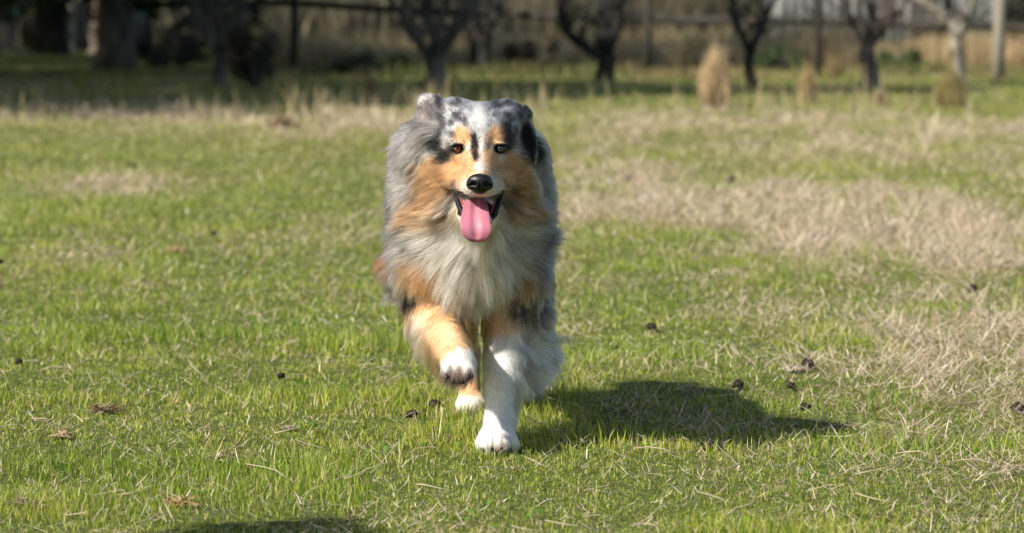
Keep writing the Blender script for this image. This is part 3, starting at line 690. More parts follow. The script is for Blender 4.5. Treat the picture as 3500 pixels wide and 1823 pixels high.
dend = d + np.array((0, 0, -.12)); dend /= np.linalg.norm(dend, axis=1)[:, None]
dend = tang(dend) * .75 + dend * .25 + nrm * .05
for k in range(1, NP):
    t = k / (NP - 1); dd = d0 * (1 - t) + dend * t; dd /= np.linalg.norm(dd, axis=1)[:, None]
    cur = cur + dd * (L / (NP - 1))[:, None]; HP[:, k] = cur
# keep strands out of the skin
for k in range(2, NP):
    q = fld(HP[:, k], PR); pen = q < .0012
    if pen.any():
        pp = HP[pen, k]; e = .0015; gr = np.stack([fld(pp + np.eye(3)[i] * e, PR) - q[pen] for i in range(3)], -1) / e
        gr /= np.maximum(np.linalg.norm(gr, axis=1), .3)[:, None]; HP[pen, k] = pp + gr * (.0015 - q[pen])[:, None]
# locks
NC = 6500; ci = R.choice(NH, NC, replace=False); kd = KDTree(NC)
for j, i in enumerate(ci): kd.insert(root[i] * 1.0, j)
kd.balance(); near = np.array([kd.find(p)[1] for p in root]); lead = ci[near]
amt = sstep(.012, .05, L) * .42 + .10
off = HP[:, :, :] - HP[:, :1, :]; lo_ = HP[lead] - HP[lead][:, :1, :]
for k in range(1, NP):
    t = (k / (NP - 1)) ** 1.2; w = (amt * t)[:, None]
    target = HP[lead][:, k] + (root - root[lead]) * .2
    sc_ = (np.linalg.norm(off[:, k], axis=1) / np.maximum(np.linalg.norm(lo_[:, k], axis=1), 1e-5))
    w = w * (sc_ < 2.5)[:, None]
    HP[:, k] = HP[:, k] * (1 - w) + target * w
# nothing grows across the eyes, nose or mouth
HC = coat(root, 1.0); HC = HC * R.uniform(.62, 1.3, NH)[:, None]
lockv = R.uniform(.5, 1.28, NC)[near]; lockv = 1 + (lockv - 1) * (.35 + .65 * sstep(.01, .04, L)); HC = HC * lockv[:, None]
longw = (L > .035); HC[longw] = HC[longw] * R.uniform(.8, 1.1, longw.sum())[:, None]
HC = np.clip(HC, .004, .9)
def strands(name, pts, rad, colr, mat, parent):
    n, m = pts.shape[:2]; hc = bpy.data.hair_curves.new(name); hc.add_curves([m] * n)
    hc.attributes['position'].data.foreach_set('vector', pts.astype(np.float32).ravel())
    ra = hc.attributes.get('radius') or hc.attributes.new('radius', 'FLOAT', 'POINT'); ra.data.foreach_set('value', rad.astype(np.float32).ravel())
    ca = hc.attributes.new('Col', 'FLOAT_COLOR', 'CURVE'); cc = np.ones((n, 4), np.float32); cc[:, :3] = colr; ca.data.foreach_set('color', cc.ravel())
    hc.materials.append(mat); o = bpy.data.objects.new(name, hc); col.objects.link(o); o.parent = parent; return o
tt = np.linspace(0, 1, NP)[None, :]
rad = (.00010 + .0035 * L[:, None]).clip(.00013, .00028) * (1 - .8 * tt ** 2)
fur = strands('fur', HP - DOG_AT, rad, HC, M_fur, dog)

# ---- eyes, nose, tongue, tooth, pads
M_eyedark, _, bb, _ = nmat('eye_rim'); bb.inputs['Base Color'].default_value = (.006, .005, .005, 1); bb.inputs['Roughness'].default_value = .28
def irismat(name, c1, c2):
    m, nt, b, o = nmat(name); tc = nt.nodes.new('ShaderNodeTexCoord'); nz = nt.nodes.new('ShaderNodeTexNoise'); nz.inputs['Scale'].default_value = 400
    cr = nt.nodes.new('ShaderNodeValToRGB'); cr.color_ramp.elements[0].color = (*c1, 1); cr.color_ramp.elements[1].color = (*c2, 1)
    nt.links.new(tc.outputs['Object'], nz.inputs['Vector']); nt.links.new(nz.outputs['Fac'], cr.inputs[0]); nt.links.new(cr.outputs[0], b.inputs['Base Color'])
    b.inputs['Roughness'].default_value = .12; b.inputs['Coat Weight'].default_value = 1; b.inputs['Coat Roughness'].default_value = .03; return m
M_amber = irismat('amber_iris', (.14, .038, .012), (.42, .13, .035)); M_blue = irismat('blue_iris', (.08, .12, .15), (.26, .33, .38))  # blue iris darkened: shade over that eye is in its colour
def sph(c, r, seg=24, ring=16):
    v = []; f = []
    for i in range(ring + 1):
        th = math.pi * i / ring
        for k in range(seg):
            ph = 2 * math.pi * k / seg; v.append(np.asarray(c) + np.array((math.sin(th) * math.cos(ph), -math.cos(th), math.sin(th) * math.sin(ph))) * r)
    for i in range(ring):
        for k in range(seg): f.append((i * seg + k, i * seg + (k + 1) % seg, (i + 1) * seg + (k + 1) % seg, (i + 1) * seg + k))
    return v, f
for eu, mt, lab, sq in ((1151.5, M_amber, 'amber brown eye', 0), (1258.5, M_blue, 'pale blue eye', 0)):
    c = P(eu, 374, 6.3525)
    q0 = fld(np.array([c]), PR)[0]
    mb = MB(); v, f = sph(c - DOG_AT, np.array((.0114, .0105, .0098)))
    mb.add(v, f); o = mb.build('eye', M_eyedark, dog); o['label'] = lab
    mb = MB(); v, f = sph(c - DOG_AT + np.array((0, -.0052, .0002)), np.array((.0071, .0062, .0066))); mb.add(v, f); mb.build('iris', mt, o)
    mb = MB(); v, f = sph(c - DOG_AT + np.array((0, -.0107, .0002)), np.array((.0031, .0013, .0031))); mb.add(v, f); mb.build('pupil', M_eyedark, o)
NPR = PR; PR = []
nc = P(1207, 460, 6.222)
dell(nc, (.0210, .017, .0146), .006); dell(nc + (0, -.003, .006), (.0195, .013, .0095), .006); dell(nc + (0, .002, -.011), (.013, .012, .010), .006)
dell(nc + (-.0165, .001, -.003), (.0075, .010, .0095), .005); dell(nc + (.0165, .001, -.003), (.0075, .010, .0095), .005)
dell(nc + (-.0105, -.0155, -.0015), (.0048, .009, .0036), .003, (0, .35, 0), sub=True); dell(nc + (.0105, -.0155, -.0015), (.0048, .009, .0036), .003, (0, -.35, 0), sub=True)
dell(nc + (-.0185, -.010, -.0045), (.006, .007, .0018), .002, (0, -.4, 0), sub=True); dell(nc + (.0185, -.010, -.0045), (.006, .007, .0018), .002, (0, .4, 0), sub=True)
dell(nc + (0, -.016, -.011), (.0011, .008, .012), .002, sub=True)
v, f = sdf_mesh(PR, .0010); PR = NPR
M_nose = noisy('wet_black_nose', (.004, .004, .0045), (.012, .011, .012), 900, .32, .0006, spec=.5)
npmesh('nose', v - DOG_AT, f, np.full(len(f), 4), M_nose, dog)
# tongue: a thick strap out of the mouth over the lower teeth, cupped along its middle
cl = [(1196,500,6.345,26,.0045),(1196,511,6.31,30,.005),(1196,524,6.285,32,.005),(1196,540,6.262,35,.005),(1196,558,6.248,38,.0048),(1197,573,6.242,40,.0048),(1198,586,6.240,38,.0048),(1199,597,6.241,32,.0046),(1200,605,6.243,25,.0042),(1201,610,6.246,15,.003)]
v = []; f = []; SEG = 26; colr = []
for i, (u, vv, Y, hw, th) in enumerate(cl):
    c = P(u, vv, Y); w = hw * S(Y); nx_ = np.array((0, -.95, .3)) if i > 3 else np.array((0, -.5, .85))
    for k in range(SEG):
        a = 2 * math.pi * k / SEG; s_ = math.cos(a); t = math.sin(a)
        cup = (0 if i > 7 else 1) * -.0062 * math.exp(-(s_ * 6.0) ** 2) + .0035 * s_ * s_ * (1 if i > 1 else .3)
        v.append(c + np.array((1, 0, 0)) * w * s_ * (1 + .03 * math.sin(i * 2.1 + (3 if s_ > 0 else 0))) + nx_ * (th * t * (1 - .35 * s_ * s_) + (cup if t > -.2 else cup * .5)))
        g = math.exp(-(s_ * 9) ** 2) if t > 0 else 0; e_ = abs(s_)
        colr.append(np.array((.43, .15, .195)) * (1 - .0 * g) * (1 - e_ ** 6 * .25) + np.array((.16, .12, .11)) * g * .6)
for i in range(len(cl) - 1):
    for k in range(SEG): f.append((i * SEG + k, (i + 1) * SEG + k, (i + 1) * SEG + (k + 1) % SEG, i * SEG + (k + 1) % SEG))
f += [tuple(range(SEG)), tuple((len(cl) - 1) * SEG + k for k in range(SEG))[::-1]]
M_tongue = attrmat('wet_tongue', .5, 0, .35); tb = M_tongue.node_tree.nodes['Principled BSDF']; tb.inputs['Subsurface Weight'].default_value = .25; tb.inputs['Subsurface Radius'].default_value = (.006, .002, .0015)
tb.inputs['Subsurface Scale'].default_value = 1
nzt = M_tongue.node_tree.nodes.new('ShaderNodeTexNoise'); nzt.inputs['Scale'].default_value = 500; bpt = M_tongue.node_tree.nodes.new('ShaderNodeBump'); bpt.inputs['Distance'].default_value = .0006; bpt.inputs['Strength'].default_value = .5
tct = M_tongue.node_tree.nodes.new('ShaderNodeTexCoord'); M_tongue.node_tree.links.new(tct.outputs['Object'], nzt.inputs['Vector']); M_tongue.node_tree.links.new(nzt.outputs['Fac'], bpt.inputs['Height']); M_tongue.node_tree.links.new(bpt.outputs[0], tb.inputs['Normal'])
tg = npmesh('tongue', np.array(v) - DOG_AT, [i for q in f for i in q], [len(q) for q in f], M_tongue, dog, np.array(colr))
sm = tg.modifiers.new('sub', 'SUBSURF'); sm.levels = 2; sm.render_levels = 2
# dark lips along the open jaw
M_lip, _, bb, _ = nmat('black_lips'); bb.inputs['Base Color'].default_value = (.008, .007, .007, 1); bb.inputs['Roughness'].default_value = .6; bb.inputs['Specular IOR Level'].default_value = .25
M_gum, _, bb, _ = nmat('gums'); bb.inputs['Base Color'].default_value = (.30, .07, .075, 1); bb.inputs['Roughness'].default_value = .35
for sgn, pts in ((-1, [(1139,478,6.35),(1148,498,6.325),(1154,515,6.31),(1163,535,6.295),(1172,552,6.285)]), (1, [(1268,482,6.35),(1258,500,6.325),(1251,520,6.31),(1242,540,6.295),(1232,560,6.285),(1220,570,6.280)])):
    mb = MB(); mb.tube([P(*p) - DOG_AT for p in pts], [.0016, .0046, .0052, .0050, .0036, .002][:len(pts)], 10)
    mb.build('lip', M_lip, dog)
    mb = MB(); mb.tube([P(u - sgn * 9, v_, Y - .001) - DOG_AT for u, v_, Y in pts[1:4]], [.002, .0032, .002], 8); mb.build('gum', M_gum, dog)
M_tooth, _, bb, _ = nmat('tooth_ivory'); bb.inputs['Base Color'].default_value = (.72, .69, .6, 1); bb.inputs['Roughness'].default_value = .25
for (u, v_, Y, h, dz) in ((1235, 553, 6.268, .009, 1), (1166, 545, 6.275, .006, 1)):
    mb = MB(); c = P(u, v_, Y) - DOG_AT; mb.tube([c - (0, 0, h / 2), c, c + (0, -.001, h / 2)], [.0026, .0022, .0006], 8); mb.build('tooth', M_tooth, dog)
# pads and claws under the lifted paw
M_pad = noisy('leathery_pads', (.035, .022, .018), (.10, .06, .045), 300, .7, .001)
for (du, dv, rr) in ((-27, 952, .0085), (-10, 962, .0095), (9, 962, .0095), (25, 951, .0085)):
    mb = MB(); v, f = sph(P(1153 + du, dv - 5, 6.366) - DOG_AT, np.array((rr, rr * .9, rr * .8)), 12, 8); mb.add(v, f); mb.build('pad', M_pad, dog)
mb = MB(); v, f = sph(P(1153, 950, 6.402) - DOG_AT, np.array((.019, .014, .012)), 14, 10); mb.add(v, f); mb.build('pad', M_pad, dog)
def claw(u, v_, Y, dz):
    mb = MB(); c = P(u, v_, Y) - DOG_AT; mb.tube([c, c + (0, -.006, -.003), c + (0, -.010, dz)], [.0028, .0022, .0006], 8); mb.build('claw', M_lip, dog)
for du, dv in ((-29, 940), (-11, 950), (10, 951), (27, 940)): claw(1153 + du, dv, 6.362, -.010)
for du, yy in ((-34, 6.462), (-13, 6.437), (11, 6.435), (33, 6.457)): claw(1251 + du, 1127, yy, -.006)

# whiskers from the lip pads
wr = []; 
for sg in (-1, 1):
    for k in range(11):
        p0 = P(1207 + sg * random.uniform(20, 42), random.uniform(455, 482), 6.262); dr = nz3 = np.array((sg * random.uniform(.6, 1), random.uniform(-.1, .5), random.uniform(-.55, .1))); L_ = random.uniform(.02, .04)
        wr.append([p0 + dr * L_ * t + np.array((0, 0, -.01)) * t * t for t in np.linspace(0, 1, 5)])
strands('whiskers', np.array(wr) - DOG_AT, np.tile(np.linspace(.00016, .00003, 5), (len(wr), 1)), np.tile((.5, .46, .42), (len(wr), 1)), M_fur, dog)

# ------------------------------------------------------------------ background: trees, fence, brush, sheds
def nrmz(a): a = np.asarray(a, float); return a / (np.linalg.norm(a) + 1e-9)
def grow(mb, p, d, r, L, depth, seg=6):
    pts = [p]; q = p; rr = [r]
    for k in range(4):
        d = nrmz(d + np.array([random.gauss(0, .16) for _ in range(3)]) + np.array((0, 0, .05))); q = q + d * L / 4; pts.append(q); rr.append(r * (1 - .13 * (k + 1)))
    mb.tube(pts, rr, seg, jit=.08, cap=False)
    if depth > 0:
        for k in range(random.choice((2, 3, 3))):
            i = random.choice((2, 3, 4)); nd = nrmz(d + np.array([random.gauss(0, .55), random.gauss(0, .55), random.gauss(.15, .35)]))
            grow(mb, pts[i], nd, rr[i] * random.uniform(.5, .72), L * random.uniform(.6, .85), depth - 1, max(4, seg - 1))
def leaf_cloud(name, centers, radii, n, size, colr, parent, mat=None, var=.35):
    centers = np.asarray(centers, float); radii = np.asarray(radii, float)
    k = R.integers(0, len(centers), n); d = R.normal(0, 1, (n, 3)); d /= np.linalg.norm(d, axis=1)[:, None]
    c = centers[k] + d * radii[k] * (R.random(n) ** .4)[:, None]
    a = R.normal(0, 1, (n, 3)); a /= np.linalg.norm(a, axis=1)[:, None]; b = np.cross(a, R.normal(0, 1, (n, 3))); b /= np.linalg.norm(b, axis=1)[:, None]
    s = (size * R.uniform(.6, 1.4, n))[:, None]
    v = np.stack([c - a * s, c + b * s * .45, c + a * s, c - b * s * .45], 1)
    cc = np.asarray(colr) * R.uniform(1 - var, 1 + var, n)[:, None] * R.uniform(.75, 1.3, len(centers))[k][:, None]
    return npmesh(name, v.reshape(-1, 3), np.arange(n * 4), np.full(n, 4), mat or M_leaf, parent, np.repeat(cc, 4, 0), smooth=False)
def bare_tree(label, u, vb, w, limbs, mat, height=3.6, trunk_top=None, twig=3, flare=1.5, leaves=0, Y=None, name='orchard_tree', lean=0):
    """u, vb: foot; w: trunk width; limbs: polylines of (u, v, width) starting at the fork"""
    g = G(u, vb); Y = g[1]; s = S(Y); x0 = np.array((g[0], Y, float(ground_z(g[0], Y)) - .04))
    t = empty(name, x0); tag(t, label, 'tree', 'trees at the back of the field')
    fork = np.array(P(*trunk_top, Y)); L = fork - x0; mb = MB()
    pts = [x0 * 0 + L * k + np.array((math.sin(k * 5 + u) * .02, 0, 0)) for k in (0, .12, .3, .55, .8, 1.0)]
    mb.tube(pts, [w * 1.18 * s / 2 * q for q in (flare, (1 + flare) / 2, 1.05, .95, .95, 1.0)], 14, jit=.06); mb.build('trunk', mat, t)
    tw = MB()
    for lb in limbs:
        mb = MB(); dy = random.uniform(-.25, .25); pp = [L * .93]; rr = [lb[0][2] * 1.25 * s / 2]
        for k, (a, b, ww) in enumerate(lb): 
            q = P(a, b, Y) - x0; q[1] += dy * (k + 1) / len(lb); pp.append(q); rr.append(ww * 1.3 * s / 2)
        # the limb runs on above
        dr = nrmz(pp[-1] - pp[-2] + np.array((0, 0, .25 * np.linalg.norm(pp[-1] - pp[-2])))); q = pp[-1]; r = rr[-1]
        n = 0
        while q[2] < height * .55 and n < 7:
            dr = nrmz(dr + np.array((random.gauss(0, .12), random.gauss(0, .18), .12))); q = q + dr * .3; r *= .88; pp.append(q); rr.append(r); n += 1
            if twig: grow(tw, q, nrmz(dr + np.array((random.gauss(0, .6), random.gauss(0, .6), .2))), r * .6, height * .2, max(1, twig - 1), 5)
        mb.tube(pp, rr, 9, jit=.07); mb.build('limb', mat, t)
        if twig: grow(tw, q, dr, r * .85, height * .22, twig, 5)
        for k in range(1, len(pp) - 1):
            if twig:
                for _ in range(3): grow(tw, pp[k], nrmz(np.array((random.gauss(0, .7), random.gauss(0, .5), .8))), rr[k] * .42, height * .11, 2, 4)
    if tw.n: tw.build('twigs', mat, t)
    return t
def broad_tree(label, x, Y, h, r, trunk_r, mat=None, n=9000, low=2.0, colr=(.035, .06, .02)):
    z = float(ground_z(x, Y)) - .05
    t = empty('evergreen_tree', (x, Y, z)); tag(t, label, 'tree', 'large trees shading the back of the field')
    mb = MB(); mb.tube([(0, 0, 0), (.03, 0, .5), (0, .05, 2), (.1, 0, h * .5), (0, 0, h * .85)], [trunk_r * 1.5, trunk_r * 1.08, trunk_r, trunk_r * .7, trunk_r * .2], 14, jit=.05)
    mb.build('trunk', mat or M_bark_dark, t)
    cs = []; rs = []
    for k in range(60):
        a = random.uniform(0, 6.28); q = random.random() ** .5; zz = random.uniform(low, h); f = math.sin(math.pi * min(1, max(.12, (zz - low) / (h - low) * .85 + .12)))
        cs.append((math.cos(a) * q * r * f, math.sin(a) * q * r * f, zz)); rs.append((r * .34, r * .34, r * .26))
    leaf_cloud('crown', cs, rs, n * 2, .17, colr, t)
    return t
bare_tree('small reddish forked tree at the far left edge', 22, 124, 36, [[(8, 30, 26), (0, -10, 20)], [(40, 35, 22), (52, -10, 16)]], M_bark_red, 5, (22, 62))
broad_tree('massive black straight trunk near the left edge', G(128, 140)[0], G(128, 140)[1], 13, 5.2, .30, M_bark_dark)
broad_tree('thick grey trunk flaring at its foot left of the field centre', G(290, 183)[0], G(290, 183)[1], 11, 4.6, .24, M_bark_grey, low=1.8)
bare_tree('slim pale grey trunk just right of the massive black one', 180, 128, 17, [[(178, 20, 15), (183, -15, 13)]], M_bark_pale, 5, (177, 60))
bare_tree('slender pinkish trunk between the pale one and the flaring grey one', 238, 132, 20, [[(243, 50, 18), (240, -12, 15)]], M_bark_red, 5, (236, 90), flare=1.9)
bare_tree('lichen grey forked tree with a leaning left limb beside the dark bush', 556, 222, 26, [[(535, 105, 26), (505, 55, 24), (480, -8, 20)], [(575, 95, 24), (598, 40, 20), (612, -10, 16)], [(552, 60, 16), (548, -8, 12)]], M_bark_grey, 3.6, (548, 132))
bare_tree('dark many limbed orchard tree directly above the dog ear', 1092, 228, 46, [[(1062, 118, 22), (1038, 70, 20), (1022, 20, 16), (1018, -10, 13)], [(1092, 95, 20), (1078, 40, 16), (1070, -12, 12)], [(1128, 100, 24), (1160, 62, 20), (1198, -8, 15)], [(1105, 80, 18), (1122, 20, 14), (1128, -12, 11)]], M_bark_grey, 3.4, (1093, 148))
bare_tree('dark leaning trunk forked low, right of the many limbed tree', 1216, 188, 24, [[(1228, 80, 20), (1250, 30, 17), (1262, -10, 14)], [(1200, 90, 13), (1180, 40, 10), (1170, -10, 9)]], M_bark_dark, 3.6, (1220, 120))
bare_tree('black tree with one elbowed left limb, right of the dog head', 1524, 208, 40, [[(1500, 138, 20), (1455, 105, 19), (1425, 80, 18), (1416, 60, 17), (1405, -10, 13)], [(1528, 80, 30), (1520, 50, 24), (1506, -10, 17)], [(1548, 85, 18), (1560, 40, 16), (1556, -10, 13)]], M_bark_dark, 3.4, (1526, 140))
bare_tree('black slender tree with a clean Y fork behind the tall straw clump', 1893, 224, 24, [[(1868, 92, 15), (1850, 60, 14), (1838, -10, 12)], [(1905, 90, 15), (1930, 40, 12), (1955, -10, 10)]], M_bark_dark, 3.4, (1885, 128))
bare_tree('brown vase shaped tree with many rising stems at right', 2192, 220, 36, [[(2165, 92, 15), (2135, 40, 12), (2115, -10, 10)], [(2178, 80, 13), (2160, 30, 11), (2155, -10, 9)], [(2196, 80, 13), (2196, 20, 10), (2190, -10, 9)], [(2215, 85, 15), (2250, 50, 12), (2290, -10, 10)], [(2206, 75, 11), (2228, 30, 9), (2240, -10, 8)]], M_bark_red, 3.2, (2180, 120), flare=1.9)
bare_tree('pale barked leaning tree with a thick limb reaching left, beside the tall post', 2418, 214, 24, [[(2400, 62, 24), (2370, 35, 22), (2320, 0, 18), (2300, -14, 15)], [(2428, 60, 16), (2440, 20, 13), (2446, -10, 10)]], M_bark_pale, 3.2, (2404, 96))
bare_tree('thin dark sapling left of the brown vase shaped tree', 2075, 176, 11, [[(2062, 60, 9), (2052, -10, 8)]], M_bark_dark, 3, (2068, 110))
for i, (x, Y, h, r) in enumerate(((-10.5, 28.5, 9, 4.0), (-12.5, 36, 10.5, 4.6), (-13, 45, 11, 4.8), (-14.5, 55, 12, 5.2), (-17, 67, 13, 5.5), (-20, 82, 13, 6), (-16.5, 61, 10, 4.0), (-7.8, 38.5, 8, 3.5), (-9.5, 74, 11, 4.5), (-5.7, 33.4, 9.2, 3.0), (-8.8, 47, 8.5, 3.6), (-8.3, 31.0, 7.6, 3.2))):
    broad_tree(['spreading evergreen nearest the camera beyond the left edge', 'second evergreen beyond the left edge', 'third evergreen beyond the left edge', 'fourth evergreen beyond the left edge', 'fifth evergreen beyond the left edge', 'farthest evergreen beyond the left edge',
                'broad evergreen at the left side of the wood', 'young evergreen at the left side of the field', 'rear evergreen at the left side of the wood', 'evergreen added beyond the left edge to shade the strip right of the dog', 'bushy evergreen between the two big left trunks and the edge', 'rounded evergreen second from the camera beyond the left edge'][i], x, Y, h, r, .22 if r > 3 else .1, None, 9000 if r > 2.9 else 4500, 1.9 if i != 9 else 4.6)  # high-crowned one is added to shade the strip right of the dog

# fence: posts and a rail that droops to the right
FP = [(300, 6, 53), (738, 8, 52), (1190, 33, 50.5), (1628, 47, 49), (2057, 54, 47), (2512, 66, 44.5), (2960, 80, 42)]
fr = empty('rail_fence', (P(738, 8, 52)[0], 52, 0)); tag(fr, 'old wooden rail fence crossing behind the trees', 'fence'); fo = np.array(fr.location)
tops = []
for k, (u, v_, Y) in enumerate(FP):
    p = P(u, v_, Y); gz_ = float(ground_z(p[0], Y)); w = (.13, .12, .11, .10, .08, .155, .14)[k]; mb = MB(); h = p[2] + (.45 if k > 4 else .35)
    mb.tube([(p[0] - fo[0], Y - fo[1], gz_ - .1), (p[0] - fo[0] + .01, Y - fo[1], h * .5), (p[0] - fo[0], Y - fo[1], h)], [w * .55, w * .52, w * .5], 8, jit=.04)
    o = mb.build('post', M_wood_pale if k >= 5 else M_wood, fr, smooth=False)
    if k == 5: o['label'] = 'pale weathered post near the right edge'
    tops.append(np.array((p[0], Y + .12, p[2])))
for a, b in zip(tops[:-1], tops[1:]):
    mb = MB(); mid = (a + b) / 2 - (0, 0, .015); mb.tube([a - fo, mid - fo, b - fo], [.055, .052, .055], 6, jit=.08); mb.build('rail', M_wood, fr, smooth=False)

# tall straw clumps
clumps = [(1800, 278, 178, 100, (.62, .47, .28), 'tallest tan grass clump, leaning stems, right of the dog'),
 (2030, 266, 120, 60, (.50, .37, .19), 'narrow orange tan grass clump between the Y forked and vase shaped trees'),
 (2392, 278, 118, 110, (.36, .30, .13), 'wide olive tan grass clump at right in front of the pale tree'),
 (2215, 276, 60, 70, (.42, .35, .2), 'low pale grass clump in front of the vase shaped tree'),
 (935, 268, 92, 40, (.34, .28, .15), 'thin weedy straw clump in the shade left of the dog'),
 (818, 286, 70, 20, (.45, .38, .25), 'few bleached stalks standing at the shade edge left of the dog'),
 (400, 272, 60, 26, (.45, .38, .25), 'small pale upright straw clump at the shade edge, far left'),
 (250, 285, 42, 90, (.46, .38, .24), 'low broad straw clump at the shade edge near the left'),
 (2100, 200, 70, 60, (.40, .30, .15), 'dim tan clump by the thin sapling')]
for (u, vb, h, w, c, lab) in clumps:
    g = G(u, vb); s = S(g[1]); n = int(160 + h * w * .07); hh = h * s; ww = w * s
    r_ = np.stack([np.clip(R.normal(0, .19, n), -.34, .34) * ww, np.clip(R.normal(0, .19, n), -.34, .34) * ww, np.zeros(n)], -1)
    az = np.arctan2(r_[:, 1], r_[:, 0]) + R.normal(0, .5, n); rd_ = np.hypot(r_[:, 0], r_[:, 1]) / ww; ln = np.clip(rd_ * .12 + np.abs(R.normal(0, .05, n)), 0, .4)
    cc = np.array(c) * R.uniform(.55, 1.25, n)[:, None]
    o = ribbons('grass_clump', r_, hh * R.uniform(.5, 1.08, n) * np.clip(1.1 - rd_ * 1.5, .3, 1), R.uniform(.006, .013, n), az, ln, R.uniform(-.1, .16, n), cc * .8, cc, M_straw)
    o.location = (g[0], g[1], float(ground_z(g[0], g[1]))); tag(o, lab, 'grass clump', 'tall dry grass clumps')

# brush and dead growth along the fence
def brush(name, label, u0, u1, Y0, Y1, n, hlo, hhi, cols, wid, seed, lean=.2, cat='brush'):
    u = R.uniform(u0, u1, n); Y = R.uniform(Y0, Y1, n); x = (u * OV - 1750) / FPX * Y; d = fbm(x * .7, Y * .7, 0, seed, 3)
    keep = R.random(n) < sstep(.3, .55, d) + .15; x, Y, d = x[keep], Y[keep], d[keep]; n = len(x)
    k = np.clip(fbm(x * .9, Y * .4, 5, seed + 5, 2) * 2.6 - .8 + R.normal(0, .15, n), 0, 1)[:, None]
    c = np.array(cols[0]) * (1 - k) + np.array(cols[1]) * k; c = c * R.uniform(.6, 1.3, n)[:, None]
    hh = hlo + (hhi - hlo) * np.clip(fbm(x * .8, Y * .3, 0, seed + 9, 2) * 1.7 - .35, 0, 1)
    o = ribbons(name, np.stack([x, Y, ground_z(x, Y)], -1), hh * R.uniform(.5, 1.1, n), R.uniform(.6, 1.4, n) * wid, R.uniform(0, 6.28, n), np.abs(R.normal(0, lean, n)), R.uniform(0, .6, n), c * .8, c, M_straw)
    tag(o, label, cat, kind='stuff')
brush('dead_grass_belt', 'belt of tall brown dead grass along the fence', 560, 2700, 53, 63, 26000, .35, .85, ((.44, .31, .17), (.50, .40, .22)), .016, 300, cat='dead grass')
brush('low_growth', 'low olive growth in front of the fence', 700, 2700, 46, 54, 9000, .08, .30, ((.12, .14, .045), (.30, .23, .11)), .018, 330, .4)
brush('thicket', 'far thicket closing the view behind the fence', -300, 2900, 92, 118, 34000, 1.3, 3.2, ((.05, .048, .032), (.20, .175, .11)), .05, 360, .25)
bushes = [(640, 232, 120, 170, (.045, .032, .022), 'big dark brown bush right of the lichen grey forked tree'),
 (900, 196, 190, 90, (.028, .038, .022), 'dark green bush under the fence left of the many limbed tree'),
 (1010, 192, 120, 70, (.03, .042, .02), 'smaller dark green bush touching the many limbed tree'),
 (1310, 186, 110, 100, (.06, .045, .028), 'brown bush left of the elbowed black tree'),
 (1395, 190, 70, 110, (.09, .075, .045), 'upright tan brown bush below the elbow of the black tree'),
 (1745, 186, 130, 95, (.10, .09, .045), 'olive brown bush left of the tallest grass clump'),
 (1960, 182, 130, 70, (.06, .09, .03), 'green bush behind the narrow orange tan clump'),
 (2270, 182, 150, 60, (.07, .10, .035), 'low green bush right of the vase shaped tree'),
 (2556, 170, 70, 150, (.08, .085, .025), 'olive green bush at the right edge beyond the pale post'),
 (390, 176, 210, 90, (.02, .026, .018), 'black green bush beside the flaring grey trunk'),
 (470, 160, 130, 110, (.03, .03, .024), 'dark bush left of the lichen grey forked tree')]
for (u, vb, w, h, c, lab) in bushes:
    g = G(u, vb); s = S(g[1]); t = empty('bush', (g[0], g[1], float(ground_z(g[0], g[1])))); tag(t, lab, 'bush', 'bushes along the fence')
    cs = []; rs = []
    for k in range(12):
        cs.append((random.uniform(-.38, .38) * w * s, random.uniform(-.3, .3) * w * s, random.uniform(.12, .8) * h * s)); q = random.uniform(.16, .26) * min(w, h) * s * 1.2; rs.append((q, q, q))
    leaf_cloud('leaves', cs, rs, 2600, .024, c, t)
    mb = MB()
    for k in range(26):
        a = random.uniform(0, 6.28); d = nrmz((math.cos(a) * .5, math.sin(a) * .5, 1)); grow(mb, np.array((0, 0, 0.)) + np.array((d[0], d[1], 0)) * .08, d, .012, h * s * .5, 1, 4)
    mb.build('stems', M_bark_grey, t)

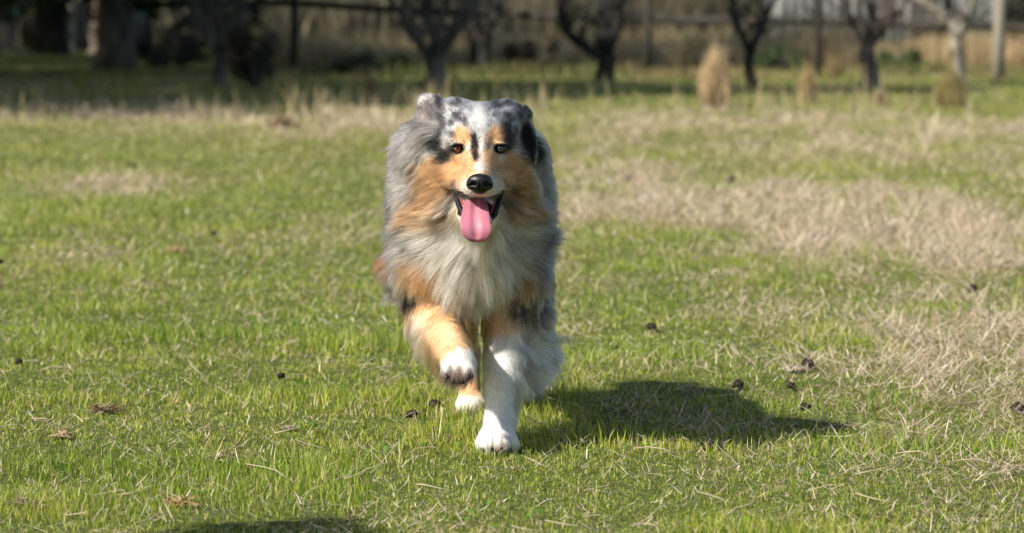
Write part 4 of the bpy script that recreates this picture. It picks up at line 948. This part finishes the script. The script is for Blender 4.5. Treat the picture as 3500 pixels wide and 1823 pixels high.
# two weathered sheds beyond the thicket
def shed(label, u0, u1, Y, h, c1, c2, door=None):
    a = P(u0, 0, Y); b = P(u1, 0, Y); w = b[0] - a[0]; t = empty('shed', ((a[0] + b[0]) / 2, Y, float(ground_z((a[0] + b[0]) / 2, Y)) - .1)); tag(t, label, 'shed')
    m = noisy('shed_boards', c1, c2, 3, .8, .004, (6, 1, .2)); mb = MB(); n = int(w / .22)
    for k in range(n): mb.box((-w / 2 + (k + .5) * w / n, random.uniform(-.006, .006), h / 2), (w / n - .012, .03, h))
    for sx in (-1, 1): mb.box((sx * w / 2, 2.02, h / 2), (.05, 4.0, h))
    mb.box((0, 4.05, h / 2), (w, .05, h)); mb.box((0, .06, h / 2), (w - .1, .05, h)); mb.build('wall', m, t, smooth=False)
    mb = MB(); r = Matrix.Rotation(.28, 3, 'X'); mb.box((0, 1.0, h + .42), (w + .5, 2.6, .06), r); mb.box((0, 3.2, h + .42), (w + .5, 2.4, .06), Matrix.Rotation(-.28, 3, 'X')); mb.build('roof', M_wood, t, smooth=False)
    mb = MB(); mb.box((w * .2, -.05, 1.0), (.95, .05, 2.0)); mb.build('door', M_wood, t, smooth=False)
shed('long pale grey boarded shed behind the trees at right', 1960, 2505, 88, 2.8, (.16, .16, .155), (.30, .295, .28))
shed('small grey shed glimpsed between the left trunks', 150, 330, 90, 2.6, (.10, .10, .095), (.19, .18, .16))

# leggy weed added out of frame to throw shade on the near grass
def weed(label, x, Y, h, n, colr=(.10, .14, .04)):
    t = empty('added_shade_weed', (x, Y, float(ground_z(x, Y)))); tag(t, label, 'weed'); mb = MB()
    for k in range(7):
        a = random.uniform(0, 6.28); mb.tube([(0, 0, 0), (math.cos(a) * .05, math.sin(a) * .05, h * .5), (math.cos(a) * .16, math.sin(a) * .16, h)], [.005, .004, .002], 5)
    mb.build('stem', M_bark_grey, t)
    leaf_cloud('leaves', [(random.gauss(0, .05), random.gauss(0, .05), h * random.uniform(.75, 1)) for _ in range(14)], [(.07, .07, .06)] * 14, n, .022, colr, t)
weed('leafy weed added out of view to shade the lower left foreground', -.935, 5.03, .64, 1300)
